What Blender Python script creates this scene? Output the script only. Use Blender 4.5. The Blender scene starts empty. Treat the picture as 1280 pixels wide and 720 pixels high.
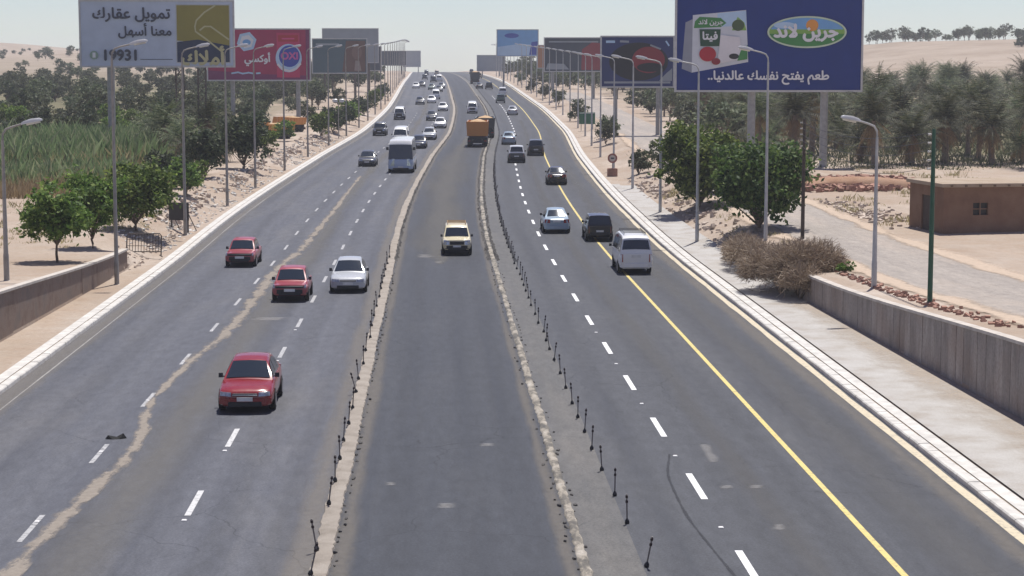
import bpy, bmesh, math, random, bisect
import numpy as np
from mathutils import Vector, Matrix

SC = bpy.context.scene
COL = SC.collection
R = math.radians
rng = random.Random(7)
nrng = np.random.default_rng(7)

# ------------------------------------------------------------------ camera, sky, sun, exposure
CAM_H = 10.5
cam = bpy.data.cameras.new('camera')
cam_o = bpy.data.objects.new('camera', cam)
COL.objects.link(cam_o)
cam.sensor_width = 36.0
cam.lens = 36.0 * 2400.0 / 1280.0
cam.clip_start = 0.5
cam.clip_end = 20000
YAW = math.atan(95 / 2400.0)
PITCH = math.atan(275 / math.hypot(2400.0, 95.0))
cam_o.location = (0, 0, CAM_H)
cam_o.rotation_euler = (math.pi / 2 - PITCH, 0, -YAW)
SC.camera = cam_o

SUN_AZ = R(20)     # clockwise from +Y (ahead of the camera, a little to the right)
SUN_EL = R(71)
world = bpy.data.worlds.new('World')
SC.world = world
world.use_nodes = True
wn = world.node_tree
sky = wn.nodes.new('ShaderNodeTexSky')
sky.sky_type = 'NISHITA'
sky.sun_disc = False
sky.sun_elevation = SUN_EL
sky.sun_rotation = SUN_AZ
sky.air_density = 1.0
sky.dust_density = 0.5
sky.ozone_density = 3.0
sky.altitude = 1500
bg = wn.nodes['Background']
bg.inputs['Strength'].default_value = 0.096
hs = wn.nodes.new('ShaderNodeHueSaturation')      # dusty summer air: a paler blue, the same all round
hs.inputs['Saturation'].default_value = 0.78
hs.inputs['Hue'].default_value = 0.53
wn.links.new(sky.outputs['Color'], hs.inputs['Color'])
wn.links.new(hs.outputs['Color'], bg.inputs['Color'])

sun = bpy.data.lights.new('sun', 'SUN')
sun.energy = 5.0
sun.angle = R(0.6)
sun.color = (1.0, 0.965, 0.915)
sun_o = bpy.data.objects.new('sun', sun)
COL.objects.link(sun_o)
S_DIR = Vector((math.sin(SUN_AZ) * math.cos(SUN_EL), math.cos(SUN_AZ) * math.cos(SUN_EL), math.sin(SUN_EL)))
sun_o.rotation_euler = S_DIR.to_track_quat('Z', 'Y').to_euler()
sun_o.location = (0, 0, 200)

SC.view_settings.view_transform = 'Standard'
SC.view_settings.look = 'None'
SC.view_settings.gamma = 1.0
SC.view_settings.use_curve_mapping = False
SC.view_settings.exposure = 0.08
SC.render.engine = 'CYCLES'
SC.cycles.use_denoising = True
SC.cycles.volume_bounces = 1
SC.cycles.max_bounces = 6
SC.cycles.transparent_max_bounces = 24

# ------------------------------------------------------------------ the lie of the land
def herm(ks):
    xs = [k[0] for k in ks]; ys = [k[1] for k in ks]; n = len(xs)
    d = [(ys[i+1]-ys[i])/(xs[i+1]-xs[i]) for i in range(n-1)]
    m = [d[0]] + [0 if d[i-1]*d[i] <= 0 else 2*d[i-1]*d[i]/(d[i-1]+d[i]) for i in range(1, n-1)] + [d[-1]]
    def f(x):
        if x <= xs[0]: return ys[0]
        if x >= xs[-1]: return ys[-1]
        i = bisect.bisect_right(xs, x)-1; h = xs[i+1]-xs[i]; t = (x-xs[i])/h
        return (ys[i]*(1+2*t)*(1-t)**2 + m[i]*h*t*(1-t)**2 + ys[i+1]*t*t*(3-2*t) + m[i+1]*h*t*t*(t-1))
    return f
zr = herm([(0,0),(100,0),(134,.35),(200,1.0),(273,2.0),(369,3.6),(571,6.9),(827,8.25),(1000,8.45),(1300,7.6),(2000,3),(6000,0)])
cx = herm([(0,0),(115,0),(134,.15),(200,1.8),(273,4.6),(369,5.9),(571,5.6),(827,4.0),(1000,2.2),(1300,-2),(2000,-15),(6000,-60)])
hs_r = herm([(-100,2.9),(40,2.9),(55,2.36),(82,1.28),(105,1.02),(130,.9),(200,.8),(400,.6),(6000,.6)])
hs_l = herm([(-100,2.6),(55,2.55),(73,1.94),(98,1.1),(120,.95),(200,.8),(400,.6),(6000,.6)])
def sm(a, b, x):
    t = max(0.0, min(1.0, (x-a)/(b-a))); return t*t*(3-2*t)
def wall_r(Y): return 16.61 + (82-min(max(Y, 30), 86))*0.027
def wall_l(Y): return 16.08 + (97.8-min(max(Y, 40), 100))*0.0223
def noise2(x, y):
    return (math.sin(x*1.31+y*.77)+math.sin(x*.53-y*1.13+1.7)+math.sin(x*2.3+y*1.9+.6)*.5)/2.5
def ground(X, Y):
    u = X-cx(Y)
    z = zr(Y)
    if u > 0:
        t = sm(86, 97, Y); w = wall_r(Y)
        a = (w+.03)*(1-t)+15.4*t; b = (w+.23)*(1-t)+19.3*t
        z += -.06 if u < 13.6 else .11
        z += sm(a, b, u)*hs_r(Y)
        z += (12.5+.8*math.sin(X*.03))*sm(430, 760, Y+0.1*X)*sm(60, 150, X-0.05*Y)
    else:
        t = sm(99, 107, Y); w = wall_l(Y)
        a = (w+.03)*(1-t)+15.2*t; b = (w+.23)*(1-t)+18.6*t
        z += -.06 if u > -14.25 else .11
        z += sm(a, b, -u)*hs_l(Y)
        z += (21+5*math.sin(X*.011+1.0)+2.5*math.sin(X*.037))*sm(440, 1400, Y)*sm(36, 170, -X)
    au = abs(u)
    if Y > 100 and (u < 0 or au > 16.4): z += .22*sm(15.2, 16.2, au)*(1-sm(18.0, 19.2, au))*sm(100, 112, Y)*(1-sm(420, 500, Y))*noise2(X*1.9, Y*.8)
    if au > 27:
        z += .18*sm(27, 33, au)*noise2(X*.35, Y*.3)+.35*sm(35, 60, au)*noise2(X*.07, Y*.06)
    return z
def P(u, Y, h=0.0): return (u+cx(Y), Y, zr(Y)+h)
def slope(Y): return (zr(Y+2)-zr(Y-2))/4
def bend(Y): return (cx(Y+2)-cx(Y-2))/4

STN = sorted(set([-60, -30, 0, 20] + list(range(30, 142, 2)) + list(range(142, 400, 6)) + list(range(400, 1001, 20)) + list(range(1050, 2700, 90))))

# ------------------------------------------------------------------ materials
MATS = {}
def new_mat(name):
    m = bpy.data.materials.new(name); m.use_nodes = True
    nt = m.node_tree; b = nt.nodes['Principled BSDF']
    MATS[name] = m
    return m, nt, b
def N(nt, t, **kw):
    n = nt.nodes.new(t)
    for k, v in kw.items():
        if k in n.inputs: n.inputs[k].default_value = v
        else: setattr(n, k, v)
    return n
def coords(nt, stretch=(1, 1, 1), space='Object'):
    tc = N(nt, 'ShaderNodeTexCoord'); mp = N(nt, 'ShaderNodeMapping')
    mp.inputs['Scale'].default_value = stretch
    nt.links.new(tc.outputs[space], mp.inputs['Vector'])
    return mp.outputs['Vector']
def noise(nt, vec, scale, detail=5, rough=.6):
    n = N(nt, 'ShaderNodeTexNoise'); n.inputs['Scale'].default_value = scale
    n.inputs['Detail'].default_value = detail; n.inputs['Roughness'].default_value = rough
    nt.links.new(vec, n.inputs['Vector']); return n.outputs['Fac']
def ramp(nt, fac, stops):
    r = N(nt, 'ShaderNodeValToRGB'); e = r.color_ramp.elements
    while len(e) < len(stops): e.new(.5)
    for el, (p, c) in zip(e, stops):
        el.position = p; el.color = (c[0], c[1], c[2], 1)
    nt.links.new(fac, r.inputs['Fac']); return r.outputs['Color']
def mix(nt, fac, a, b, blend='MIX'):
    m = N(nt, 'ShaderNodeMix', data_type='RGBA', blend_type=blend)
    for sock, v in ((m.inputs[0], fac), (m.inputs[6], a), (m.inputs[7], b)):
        if isinstance(v, (int, float)): sock.default_value = v
        elif isinstance(v, tuple): sock.default_value = (*v[:3], 1)
        else: nt.links.new(v, sock)
    return m.outputs[2]
def mrange(nt, v, a, b, c=0., d=1., smooth=False):
    m = N(nt, 'ShaderNodeMapRange'); m.clamp = True
    if smooth: m.interpolation_type = 'SMOOTHSTEP'
    for i, x in zip((1, 2, 3, 4), (a, b, c, d)): m.inputs[i].default_value = x
    nt.links.new(v, m.inputs[0]); return m.outputs[0]
def maths(nt, op, a, b=0.0):
    m = N(nt, 'ShaderNodeMath', operation=op)
    for i, v in enumerate((a, b)):
        if isinstance(v, (int, float)): m.inputs[i].default_value = v
        else: nt.links.new(v, m.inputs[i])
    return m.outputs[0]
def bump(nt, b, h, strength=.3, dist=.05):
    n = N(nt, 'ShaderNodeBump'); n.inputs['Strength'].default_value = strength
    n.inputs['Distance'].default_value = dist
    nt.links.new(h, n.inputs['Height']); nt.links.new(n.outputs['Normal'], b.inputs['Normal'])

def plain(name, col, rough=.6, metal=0., var=.12, scale=3., coat=0., spec=.5):
    m, nt, b = new_mat(name)
    v = coords(nt)
    f = noise(nt, v, scale)
    c = ramp(nt, f, [(.3, tuple(x*(1-var) for x in col)), (.7, tuple(min(1, x*(1+var)) for x in col))])
    nt.links.new(c, b.inputs['Base Color'])
    b.inputs['Roughness'].default_value = rough; b.inputs['Metallic'].default_value = metal
    b.inputs['Coat Weight'].default_value = coat; b.inputs['Specular IOR Level'].default_value = spec
    return m

def asphalt(name, lo, hi, warm, streak=.5, tracks=(), tk=.78):
    """grey bitumen: fine aggregate, long streaks the tyres drag along the road, dusty patches, cracks"""
    m, nt, b = new_mat(name)
    v = coords(nt); vs = coords(nt, (1.1, .018, 1)); vp = coords(nt, (.35, .06, 1))
    fine = noise(nt, v, 16, 4, .8)
    st = noise(nt, vs, 1.3, 5, .6)
    pt = noise(nt, vp, 1.0, 6, .62)
    c = ramp(nt, st, [(.28, lo), (.72, hi)])
    dust = mrange(nt, pt, .5, .78)
    c = mix(nt, maths(nt, 'MULTIPLY', dust, .6*streak), c, warm)
    # thin cracks and sealed seams
    vo = N(nt, 'ShaderNodeTexVoronoi', feature='DISTANCE_TO_EDGE'); vo.inputs['Scale'].default_value = .22
    wob = N(nt, 'ShaderNodeVectorMath', operation='ADD')
    nn = N(nt, 'ShaderNodeTexNoise'); nn.inputs['Scale'].default_value = .8; nn.inputs['Detail'].default_value = 6
    nt.links.new(v, nn.inputs['Vector']); nt.links.new(v, wob.inputs[0]); nt.links.new(nn.outputs['Color'], wob.inputs[1])
    nt.links.new(wob.outputs[0], vo.inputs['Vector'])
    cr = mrange(nt, vo.outputs['Distance'], 0, .006, .8, 0)
    cm = maths(nt, 'MULTIPLY', cr, mrange(nt, noise(nt, v, .09, 3), .44, .56))
    c = mix(nt, cm, c, tuple(x*.5 for x in lo))
    g = mrange(nt, fine, .28, .72, .62, 1.38)
    gm = N(nt, 'ShaderNodeVectorMath', operation='SCALE')
    nt.links.new(c, gm.inputs[0]); nt.links.new(g, gm.inputs['Scale'])
    # mottled patches a hand across, and the darker polished paths of the wheels
    mot = mrange(nt, noise(nt, coords(nt, (1, .3, 1)), 3.2, 6, .75), .3, .7, .78, 1.22)
    if tracks:
        uvn = N(nt, 'ShaderNodeUVMap'); su = N(nt, 'ShaderNodeSeparateXYZ'); nt.links.new(uvn.outputs[0], su.inputs[0])
        uu = maths(nt, 'ADD', maths(nt, 'MULTIPLY', maths(nt, 'SUBTRACT', su.outputs[0], .5), 40.0), maths(nt, 'MULTIPLY', maths(nt, 'SUBTRACT', noise(nt, coords(nt, (0, .05, 0)), 1.0, 3), .5), .7))
        acc = None
        for t in tracks:
            f_ = mrange(nt, maths(nt, 'ABSOLUTE', maths(nt, 'SUBTRACT', uu, t)), .12, .62, 1, 0, True)
            acc = f_ if acc is None else maths(nt, 'MAXIMUM', acc, f_)
        acc = maths(nt, 'MULTIPLY', acc, mrange(nt, noise(nt, coords(nt, (.6, .04, 1)), 1.0, 5), .3, .65, .25, 1))
        mot = maths(nt, 'MULTIPLY', mot, mrange(nt, acc, 0, 1, 1.04, tk))
    g2 = N(nt, 'ShaderNodeVectorMath', operation='SCALE'); nt.links.new(gm.outputs[0], g2.inputs[0]); nt.links.new(mot, g2.inputs['Scale'])
    nt.links.new(g2.outputs[0], b.inputs['Base Color'])
    rr = mrange(nt, st, .3, .7, .62, .8); nt.links.new(rr, b.inputs['Roughness'])
    b.inputs['Specular IOR Level'].default_value = .35
    bump(nt, b, fine, .25, .01)
    return m

def earth(name, c1, c2, c3, scale=.25, bs=.5, bd=.06):
    m, nt, b = new_mat(name)
    v = coords(nt)
    big = noise(nt, v, scale, 7, .62); fine = noise(nt, v, scale*22, 5, .7)
    c = ramp(nt, big, [(.3, c1), (.5, c2), (.7, c3)])
    c = mix(nt, mrange(nt, fine, .3, .7, 0, .35), c, tuple(x*.62 for x in c1))
    nt.links.new(c, b.inputs['Base Color']); b.inputs['Roughness'].default_value = .95
    b.inputs['Specular IOR Level'].default_value = .15
    bump(nt, b, fine, bs, bd)
    return m

def stain(name, col, dens=1.0, nscale=.7, stretch=(1, .25, 1), soft=.5, rough=.95, amp=1.9):
    """a dirt sheet on the road: opaque along its middle, breaking up to its edges"""
    m, nt, b = new_mat(name)
    uv = N(nt, 'ShaderNodeUVMap'); sp = N(nt, 'ShaderNodeSeparateXYZ'); nt.links.new(uv.outputs[0], sp.inputs[0])
    e = maths(nt, 'SUBTRACT', 1.0, maths(nt, 'ABSOLUTE', maths(nt, 'SUBTRACT', maths(nt, 'MULTIPLY', sp.outputs[1], 2.0), 1.0)))
    v = coords(nt, stretch); f = noise(nt, v, nscale, 7, .68)
    f2 = noise(nt, coords(nt), 5.0, 4, .7)
    s = maths(nt, 'ADD', maths(nt, 'MULTIPLY', e, 1.0), maths(nt, 'MULTIPLY', maths(nt, 'SUBTRACT', f, .5), amp))
    s = maths(nt, 'ADD', s, maths(nt, 'MULTIPLY', maths(nt, 'SUBTRACT', f2, .5), .5))
    a = maths(nt, 'MULTIPLY', mrange(nt, s, .5-soft*.5, .5+soft*.5, 0, 1, True), dens)
    c = ramp(nt, f2, [(.3, tuple(x*.8 for x in col)), (.7, tuple(min(1, x*1.12) for x in col))])
    nt.links.new(c, b.inputs['Base Color']); b.inputs['Roughness'].default_value = rough
    b.inputs['Specular IOR Level'].default_value = .15
    nt.links.new(a, b.inputs['Alpha'])
    return m

def leafmat(name, cols, trans=.28, hue=.12):
    m, nt, b = new_mat(name)
    g = N(nt, 'ShaderNodeNewGeometry'); oi = N(nt, 'ShaderNodeObjectInfo')
    c = ramp(nt, g.outputs['Random Per Island'], [(i/(len(cols)-1), k) for i, k in enumerate(cols)])
    hv = N(nt, 'ShaderNodeHueSaturation')
    nt.links.new(mrange(nt, oi.outputs['Random'], 0, 1, .5-hue*.12, .5+hue*.12), hv.inputs['Hue'])
    nt.links.new(mrange(nt, oi.outputs['Random'], 0, 1, 1-hue*2, 1+hue*2), hv.inputs['Value'])
    nt.links.new(c, hv.inputs['Color'])
    nt.links.new(hv.outputs[0], b.inputs['Base Color']); b.inputs['Roughness'].default_value = .62
    b.inputs['Specular IOR Level'].default_value = .3
    tr = N(nt, 'ShaderNodeBsdfTranslucent'); nt.links.new(hv.outputs[0], tr.inputs['Color'])
    mx = N(nt, 'ShaderNodeMixShader'); mx.inputs[0].default_value = trans
    out = nt.nodes['Material Output']
    nt.links.new(b.outputs[0], mx.inputs[1]); nt.links.new(tr.outputs[0], mx.inputs[2]); nt.links.new(mx.outputs[0], out.inputs['Surface'])
    return m

def paint(name, col, rough=.28, dusty=.35):
    m, nt, b = new_mat(name)
    v = coords(nt); sp = N(nt, 'ShaderNodeSeparateXYZ'); nt.links.new(v, sp.inputs[0])
    f = noise(nt, v, 3.0, 5, .65)
    low = mrange(nt, sp.outputs[2], .15, .9, 1, .25)
    d = maths(nt, 'MULTIPLY', maths(nt, 'MULTIPLY', mrange(nt, f, .3, .75), low), dusty)
    c = mix(nt, d, col, (.36, .30, .23))
    nt.links.new(c, b.inputs['Base Color'])
    nt.links.new(maths(nt, 'ADD', maths(nt, 'MULTIPLY', d, .5), rough), b.inputs['Roughness'])
    b.inputs['Coat Weight'].default_value = .7; b.inputs['Coat Roughness'].default_value = .08
    return m

M_ASPH_L = asphalt('asphalt_worn_grey', (.070, .074, .088), (.100, .104, .119), (.155, .148, .138), .8, (-13.0, -11.4, -8.6, -6.6, -5.0, -3.5), .8)
M_ASPH_C = asphalt('asphalt_dark', (.034, .038, .047), (.052, .056, .066), (.085, .085, .086), .5, (-.9, .9, 2.0), .85)
M_ASPH_R = asphalt('asphalt_new', (.049, .052, .060), (.072, .075, .083), (.115, .112, .106), .5, (5.3, 7.4, 8.9, 10.6, 12.0), .82)
M_GRIT = asphalt('asphalt_gritty', (.085, .084, .082), (.118, .115, .109), (.185, .168, .145), 1.0)
M_ACCESS = asphalt('asphalt_dusty', (.27, .235, .20), (.34, .30, .26), (.42, .345, .275), 1.5)
M_KERB = plain('kerb_concrete', (.56, .54, .50), .9, var=.2, scale=2.2)
M_WALK = earth('walk_concrete', (.37, .33, .285), (.47, .45, .42), (.52, .505, .48), .75, .6, .04)
M_SANDSTRIP = earth('strip_sand', (.28, .245, .205), (.39, .345, .295), (.46, .415, .36), 1.3, .8, .05)
M_RUBBLEASPH = plain('broken_asphalt', (.085, .08, .075), .95, var=.4, scale=5)
def broken_mat():
    m, nt, b = new_mat('strip_broken')
    v = coords(nt); f = noise(nt, coords(nt, (1, .35, 1)), 2.2, 7, .7); g = noise(nt, v, 9, 5, .7)
    c = ramp(nt, f, [(.36, (.09, .085, .078)), (.46, (.17, .155, .13)), (.54, (.36, .32, .26)), (.7, (.52, .48, .42))])
    c = mix(nt, mrange(nt, g, .4, .7, 0, .5), c, (.1, .095, .085))
    nt.links.new(c, b.inputs['Base Color']); b.inputs['Roughness'].default_value = .95
    bump(nt, b, g, .7, .04); return m
M_BROKEN = broken_mat()

def lane_paint(name, col, wear=.35):
    m, nt, b = new_mat(name)
    v = coords(nt); f = noise(nt, v, 6, 6, .7); g = noise(nt, v, 1.1, 4)
    w = maths(nt, 'MULTIPLY', mrange(nt, f, .5, .68), mrange(nt, g, .35, .6, .2, 1))
    c = mix(nt, maths(nt, 'MULTIPLY', w, wear*1.6), col, (.09, .09, .095))
    nt.links.new(c, b.inputs['Base Color']); b.inputs['Roughness'].default_value = .65
    return m
M_WHITE = lane_paint('lane_white', (.80, .80, .79), .45)
M_WHITEOLD = lane_paint('lane_white_worn', (.40, .40, .40), .85)
M_WHITEMID = lane_paint('lane_white_fading', (.56, .56, .55), .6)
M_YELLOW = lane_paint('lane_yellow', (.66, .53, .18), .55)
M_CREAM = lane_paint('gutter_cream', (.58, .50, .35), .45)

def ground_mat():
    m, nt, b = new_mat('ground_sand')
    v = coords(nt)
    big = noise(nt, v, .05, 7, .62); mid = noise(nt, v, .45, 6, .65); fine = noise(nt, v, 4.5, 5, .72)
    c = ramp(nt, big, [(.32, (.36, .29, .228)), (.5, (.43, .362, .297)), (.68, (.48, .418, .358))])
    c = mix(nt, mrange(nt, mid, .35, .72, 0, .55), c, (.36, .245, .165))
    c = mix(nt, mrange(nt, fine, .35, .7, 0, .45), c, (.26, .20, .15))
    pale = noise(nt, coords(nt, (.22, .05, 1)), 1.0, 6, .65)
    c = mix(nt, mrange(nt, pale, .52, .7, 0, .6), c, (.56, .49, .42))
    dk = noise(nt, v, 1.6, 7, .75)
    c = mix(nt, mrange(nt, dk, .56, .72, 0, .6), c, (.22, .165, .12))
    sp = N(nt, 'ShaderNodeSeparateXYZ'); nt.links.new(v, sp.inputs[0])
    # the irrigated field to the left of the road and the grove floor to the right: soil under weeds
    fx = mrange(nt, sp.outputs[0], -20, -34); fy = mrange(nt, sp.outputs[1], 135, 155); fe = mrange(nt, sp.outputs[1], 640, 900, 1, 0)
    field = maths(nt, 'MULTIPLY', maths(nt, 'MULTIPLY', fx, fy), fe)
    gx = mrange(nt, sp.outputs[0], 34, 50); gy = mrange(nt, sp.outputs[1], 172, 195); ge = mrange(nt, sp.outputs[1], 430, 560, 1, 0)
    grove = maths(nt, 'MULTIPLY', maths(nt, 'MULTIPLY', gx, gy), ge)
    veg = maths(nt, 'MULTIPLY', maths(nt, 'ADD', field, grove), mrange(nt, noise(nt, v, .11, 5), .28, .44))
    c = mix(nt, maths(nt, 'MULTIPLY', veg, .85), c, ramp_const(nt, mid))
    # browner soil on the far slopes
    hill = maths(nt, 'MULTIPLY', mrange(nt, sp.outputs[1], 420, 620), mrange(nt, maths(nt, 'ABSOLUTE', sp.outputs[0]), 40, 90))
    c = mix(nt, maths(nt, 'MULTIPLY', hill, .75), c, ramp(nt, big, [(.35, (.27, .215, .165)), (.65, (.37, .305, .245))]))
    nt.links.new(c, b.inputs['Base Color']); b.inputs['Roughness'].default_value = .96
    b.inputs['Specular IOR Level'].default_value = .1
    bump(nt, b, fine, .6, .09)
    return m
def ramp_const(nt, f):
    return ramp(nt, f, [(.3, (.085, .095, .045)), (.55, (.13, .125, .065)), (.75, (.25, .19, .12))])
M_GROUND = ground_mat()

# ------------------------------------------------------------------ mesh helpers
class MB:
    def __init__(s): s.v = []; s.f = []; s.uv = None
    def add(s, vs, fs):
        o = len(s.v); s.v += [tuple(p) for p in vs]; s.f += [tuple(i+o for i in f) for f in fs]; return s
    def box(s, x0, x1, y0, y1, z0, z1):
        return s.add([(x0,y0,z0),(x1,y0,z0),(x1,y1,z0),(x0,y1,z0),(x0,y0,z1),(x1,y0,z1),(x1,y1,z1),(x0,y1,z1)],
                     [(0,3,2,1),(4,5,6,7),(0,1,5,4),(1,2,6,5),(2,3,7,6),(3,0,4,7)])
    def cbox(s, x0, x1, y0, y1, z0, z1, c=.03):
        """box with chamfered vertical and top edges"""
        rings = []
        for z, k in ((z0, 0), (z1-c, 0), (z1, c)):
            rings.append([(x0+k+c,y0+k,z),(x1-k-c,y0+k,z),(x1-k,y0+k+c,z),(x1-k,y1-k-c,z),(x1-k-c,y1-k,z),(x0+k+c,y1-k,z),(x0+k,y1-k-c,z),(x0+k,y0+k+c,z)])
        return s.loft(rings)
    def loft(s, rings, cap=True, closed=True):
        n = len(rings[0]); o = len(s.v)
        for r in rings: s.v += [tuple(p) for p in r]
        for i in range(len(rings)-1):
            for j in range(n if closed else n-1):
                k = (j+1) % n
                s.f.append((o+i*n+j, o+i*n+k, o+(i+1)*n+k, o+(i+1)*n+j))
        if cap:
            s.f.append(tuple(o+j for j in reversed(range(n)))); s.f.append(tuple(o+(len(rings)-1)*n+j for j in range(n)))
        return s
    def tube(s, pts, rad, n=8):
        if not isinstance(rad, (list, tuple)): rad = [rad]*len(pts)
        pts = [Vector(p) for p in pts]; rings = []
        for i, p in enumerate(pts):
            d = (pts[min(i+1, len(pts)-1)]-pts[max(i-1, 0)]).normalized()
            a = d.orthogonal().normalized() if abs(d.z) < .99 else Vector((1, 0, 0))
            if abs(d.z) < .99:
                a = d.cross(Vector((0, 0, 1))).normalized()
            b_ = d.cross(a)
            rings.append([p+(a*math.cos(2*math.pi*k/n)+b_*math.sin(2*math.pi*k/n))*rad[i] for k in range(n)])
        return s.loft(rings)
    def lathe(s, prof, axis='z', n=16, c=(0, 0, 0)):
        rings = []
        for r, h in prof:
            ring = []
            for k in range(n):
                a = 2*math.pi*k/n; x, y = r*math.cos(a), r*math.sin(a)
                q = (x, y, h) if axis == 'z' else (h, x, y) if axis == 'x' else (x, h, y)
                ring.append((q[0]+c[0], q[1]+c[1], q[2]+c[2]))
            rings.append(ring)
        return s.loft(rings)
    def grid(s, rows):
        n = len(rows[0]); o = len(s.v)
        for r in rows: s.v += [tuple(p) for p in r]
        for i in range(len(rows)-1):
            for j in range(n-1):
                s.f.append((o+i*n+j, o+i*n+j+1, o+(i+1)*n+j+1, o+(i+1)*n+j))
        return s
    def mesh(s, name, mat, smooth=None):
        me = bpy.data.meshes.new(name); me.from_pydata(s.v, [], s.f); me.update()
        if smooth is not None: finish(me, smooth)
        if mat: me.materials.append(mat)
        return me
def finish(me, ang):
    bm = bmesh.new(); bm.from_mesh(me); bmesh.ops.recalc_face_normals(bm, faces=bm.faces); bm.to_mesh(me); bm.free()
    me.polygons.foreach_set('use_smooth', [True]*len(me.polygons))
    me.set_sharp_from_angle(angle=R(ang))
def ob(name, me, parent=None, loc=None, rot=None, scale=None):
    o = bpy.data.objects.new(name, me); COL.objects.link(o)
    if parent: o.parent = parent
    if loc is not None: o.location = loc
    if rot is not None: o.rotation_euler = rot
    if scale is not None: o.scale = (scale,)*3 if isinstance(scale, (int, float)) else scale
    return o
def tag(o, label, cat, group=None):
    o['label'] = label; o['category'] = cat
    if group: o['group'] = group
    return o
def struct(o, kind='structure'):
    o['kind'] = kind; return o
def empty(name, loc, rz=0, rx=0):
    o = bpy.data.objects.new(name, None); COL.objects.link(o); o.location = loc; o.rotation_euler = (rx, 0, rz); o.empty_display_size = .3
    return o
def np_mesh(name, V, F, mat):
    """V (n,3), F (m,k) numpy"""
    me = bpy.data.meshes.new(name); m, k = F.shape
    me.vertices.add(len(V)); me.vertices.foreach_set('co', V.astype(np.float32).ravel())
    me.loops.add(m*k); me.loops.foreach_set('vertex_index', F.astype(np.int32).ravel())
    me.polygons.add(m); me.polygons.foreach_set('loop_start', np.arange(0, m*k, k, dtype=np.int32)); me.polygons.foreach_set('loop_total', np.full(m, k, dtype=np.int32))
    me.update(calc_edges=True); me.validate()
    if mat: me.materials.append(mat)
    return me
ORD = ['first','second','third','fourth','fifth','sixth','seventh','eighth','ninth','tenth','eleventh','twelfth','thirteenth','fourteenth','fifteenth','sixteenth','seventeenth','eighteenth','nineteenth','twentieth']
def nth(i):
    t = ['', '', 'twenty', 'thirty', 'forty', 'fifty', 'sixty', 'seventy']
    if i < 20: return ORD[i]
    n = i+1
    if n % 10 == 0: return t[n//10][:-1]+'ieth'
    return t[n//10]+'-'+ORD[n % 10-1]

# ------------------------------------------------------------------ ground and roads
def ground_sheet():
    far = [27, 29, 31, 34, 37, 41, 46, 52, 60, 70, 82, 96, 112, 130, 150, 175, 205, 240, 290, 360, 460, 600, 800, 1100, 1600]
    def cols(Y):
        wl, wr = wall_l(Y), wall_r(Y)
        L = [-x for x in reversed(far)]+[-25.5,-24,-22.5,-21,-19.5,-18.5,-17.9,-(wl+.24),-wl,-15.9,-15.6,-15.2,-14.8,-14.45,-14.1]
        Rr = [13.45, 13.7, 14.2, 14.8, 15.4, 15.9, wr, wr+.24, 18.1, 18.8, 19.3, 21, 22.5, 24, 25.5]+far
        return L+[0]+Rr
    rows = []
    for Y in STN:
        rows.append([(u+cx(Y), Y, ground(u+cx(Y), Y)) for u in cols(Y)])
    o = ob('ground', MB().grid(rows).mesh('ground', M_GROUND, 30)); struct(o); return o
ground_sheet()

def strip(name, us, y0, y1, h, mat, parent=None, ground_follow=False, wob=0, uv=False, kind=True):
    """a ribbon following the road between offsets us[0]..us[-1]"""
    ys = [y0]+[y for y in STN if y0 < y < y1]+[y1]
    rows = []
    for Y in ys:
        row = []
        for i, u in enumerate(us):
            u = u(Y) if callable(u) else u
            if wob and (i == 0 or i == len(us)-1): u += wob*noise2(Y*.9+i*13, i*7.1)
            if ground_follow: row.append((u+cx(Y), Y, ground(u+cx(Y), Y)+h))
            else: row.append(P(u, Y, h))
        rows.append(row)
    mb = MB().grid(rows); me = mb.mesh(name, mat)
    if uv:
        l = me.uv_layers.new(name='UVMap'); n = len(us)
        vals = []
        for p in me.polygons:
            for vi in p.vertices:
                vals += [vi//n*.1, (vi % n)/(n-1)]
        l.data.foreach_set('uv', vals)
    else:
        l = me.uv_layers.new(name='UVMap'); vals = []
        uvs = [((c[0]-cx(c[1]))/40+.5, c[1]/100) for c in mb.v]
        for p in me.polygons:
            for vi in p.vertices: vals += uvs[vi]
        l.data.foreach_set('uv', vals)
    o = ob(name, me, parent)
    if kind and not parent: struct(o)
    return o
LIM = 1500
road_left = strip('road_left', [-14.1, -11, -8, -5, -2.62], -60, LIM, 0, M_ASPH_L)
road_centre = strip('road_centre', [-2.34, 0, 3.08], -60, LIM, 0, M_ASPH_C)
road_right = strip('road_right', [4.35, 7, 10, 13.3], -60, LIM, 0, M_ASPH_R)
grit_strip = strip('road_shoulder', [3.2, 3.8, 4.35], -60, LIM, .006, M_GRIT)

def ribbon_mesh(name, pts, h, mat, seg=2.0):
    """pts: (u, Y, width): dirt sheet with uv across"""
    rows = []; ys = []
    for (u0, a, w0), (u1, b_, w1) in zip(pts, pts[1:]):
        n = max(1, int((b_-a)/seg)); 
        for k in range(n):
            t = k/n; rows.append((u0+(u1-u0)*t, a+(b_-a)*t, w0+(w1-w0)*t))
    rows.append(pts[-1])
    g = []
    for u, Y, w in rows:
        g.append([P(u+(j/4-.5)*w, Y, h) for j in range(5)])
    me = MB().grid(g).mesh(name, mat)
    l = me.uv_layers.new(name='UVMap'); vals = []
    for p in me.polygons:
        for vi in p.vertices: vals += [vi//5*.1, (vi % 5)/4]
    l.data.foreach_set('uv', vals)
    return me
def smooth_pts(pts, n=6):
    fu = herm([(p[1], p[0]) for p in pts]); fw_ = herm([(p[1], p[2]) for p in pts])
    y0, y1 = pts[0][1], pts[-1][1]; k = (len(pts)-1)*n
    return [(fu(y0+(y1-y0)*i/k), y0+(y1-y0)*i/k, fw_(y0+(y1-y0)*i/k)) for i in range(k+1)]

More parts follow.
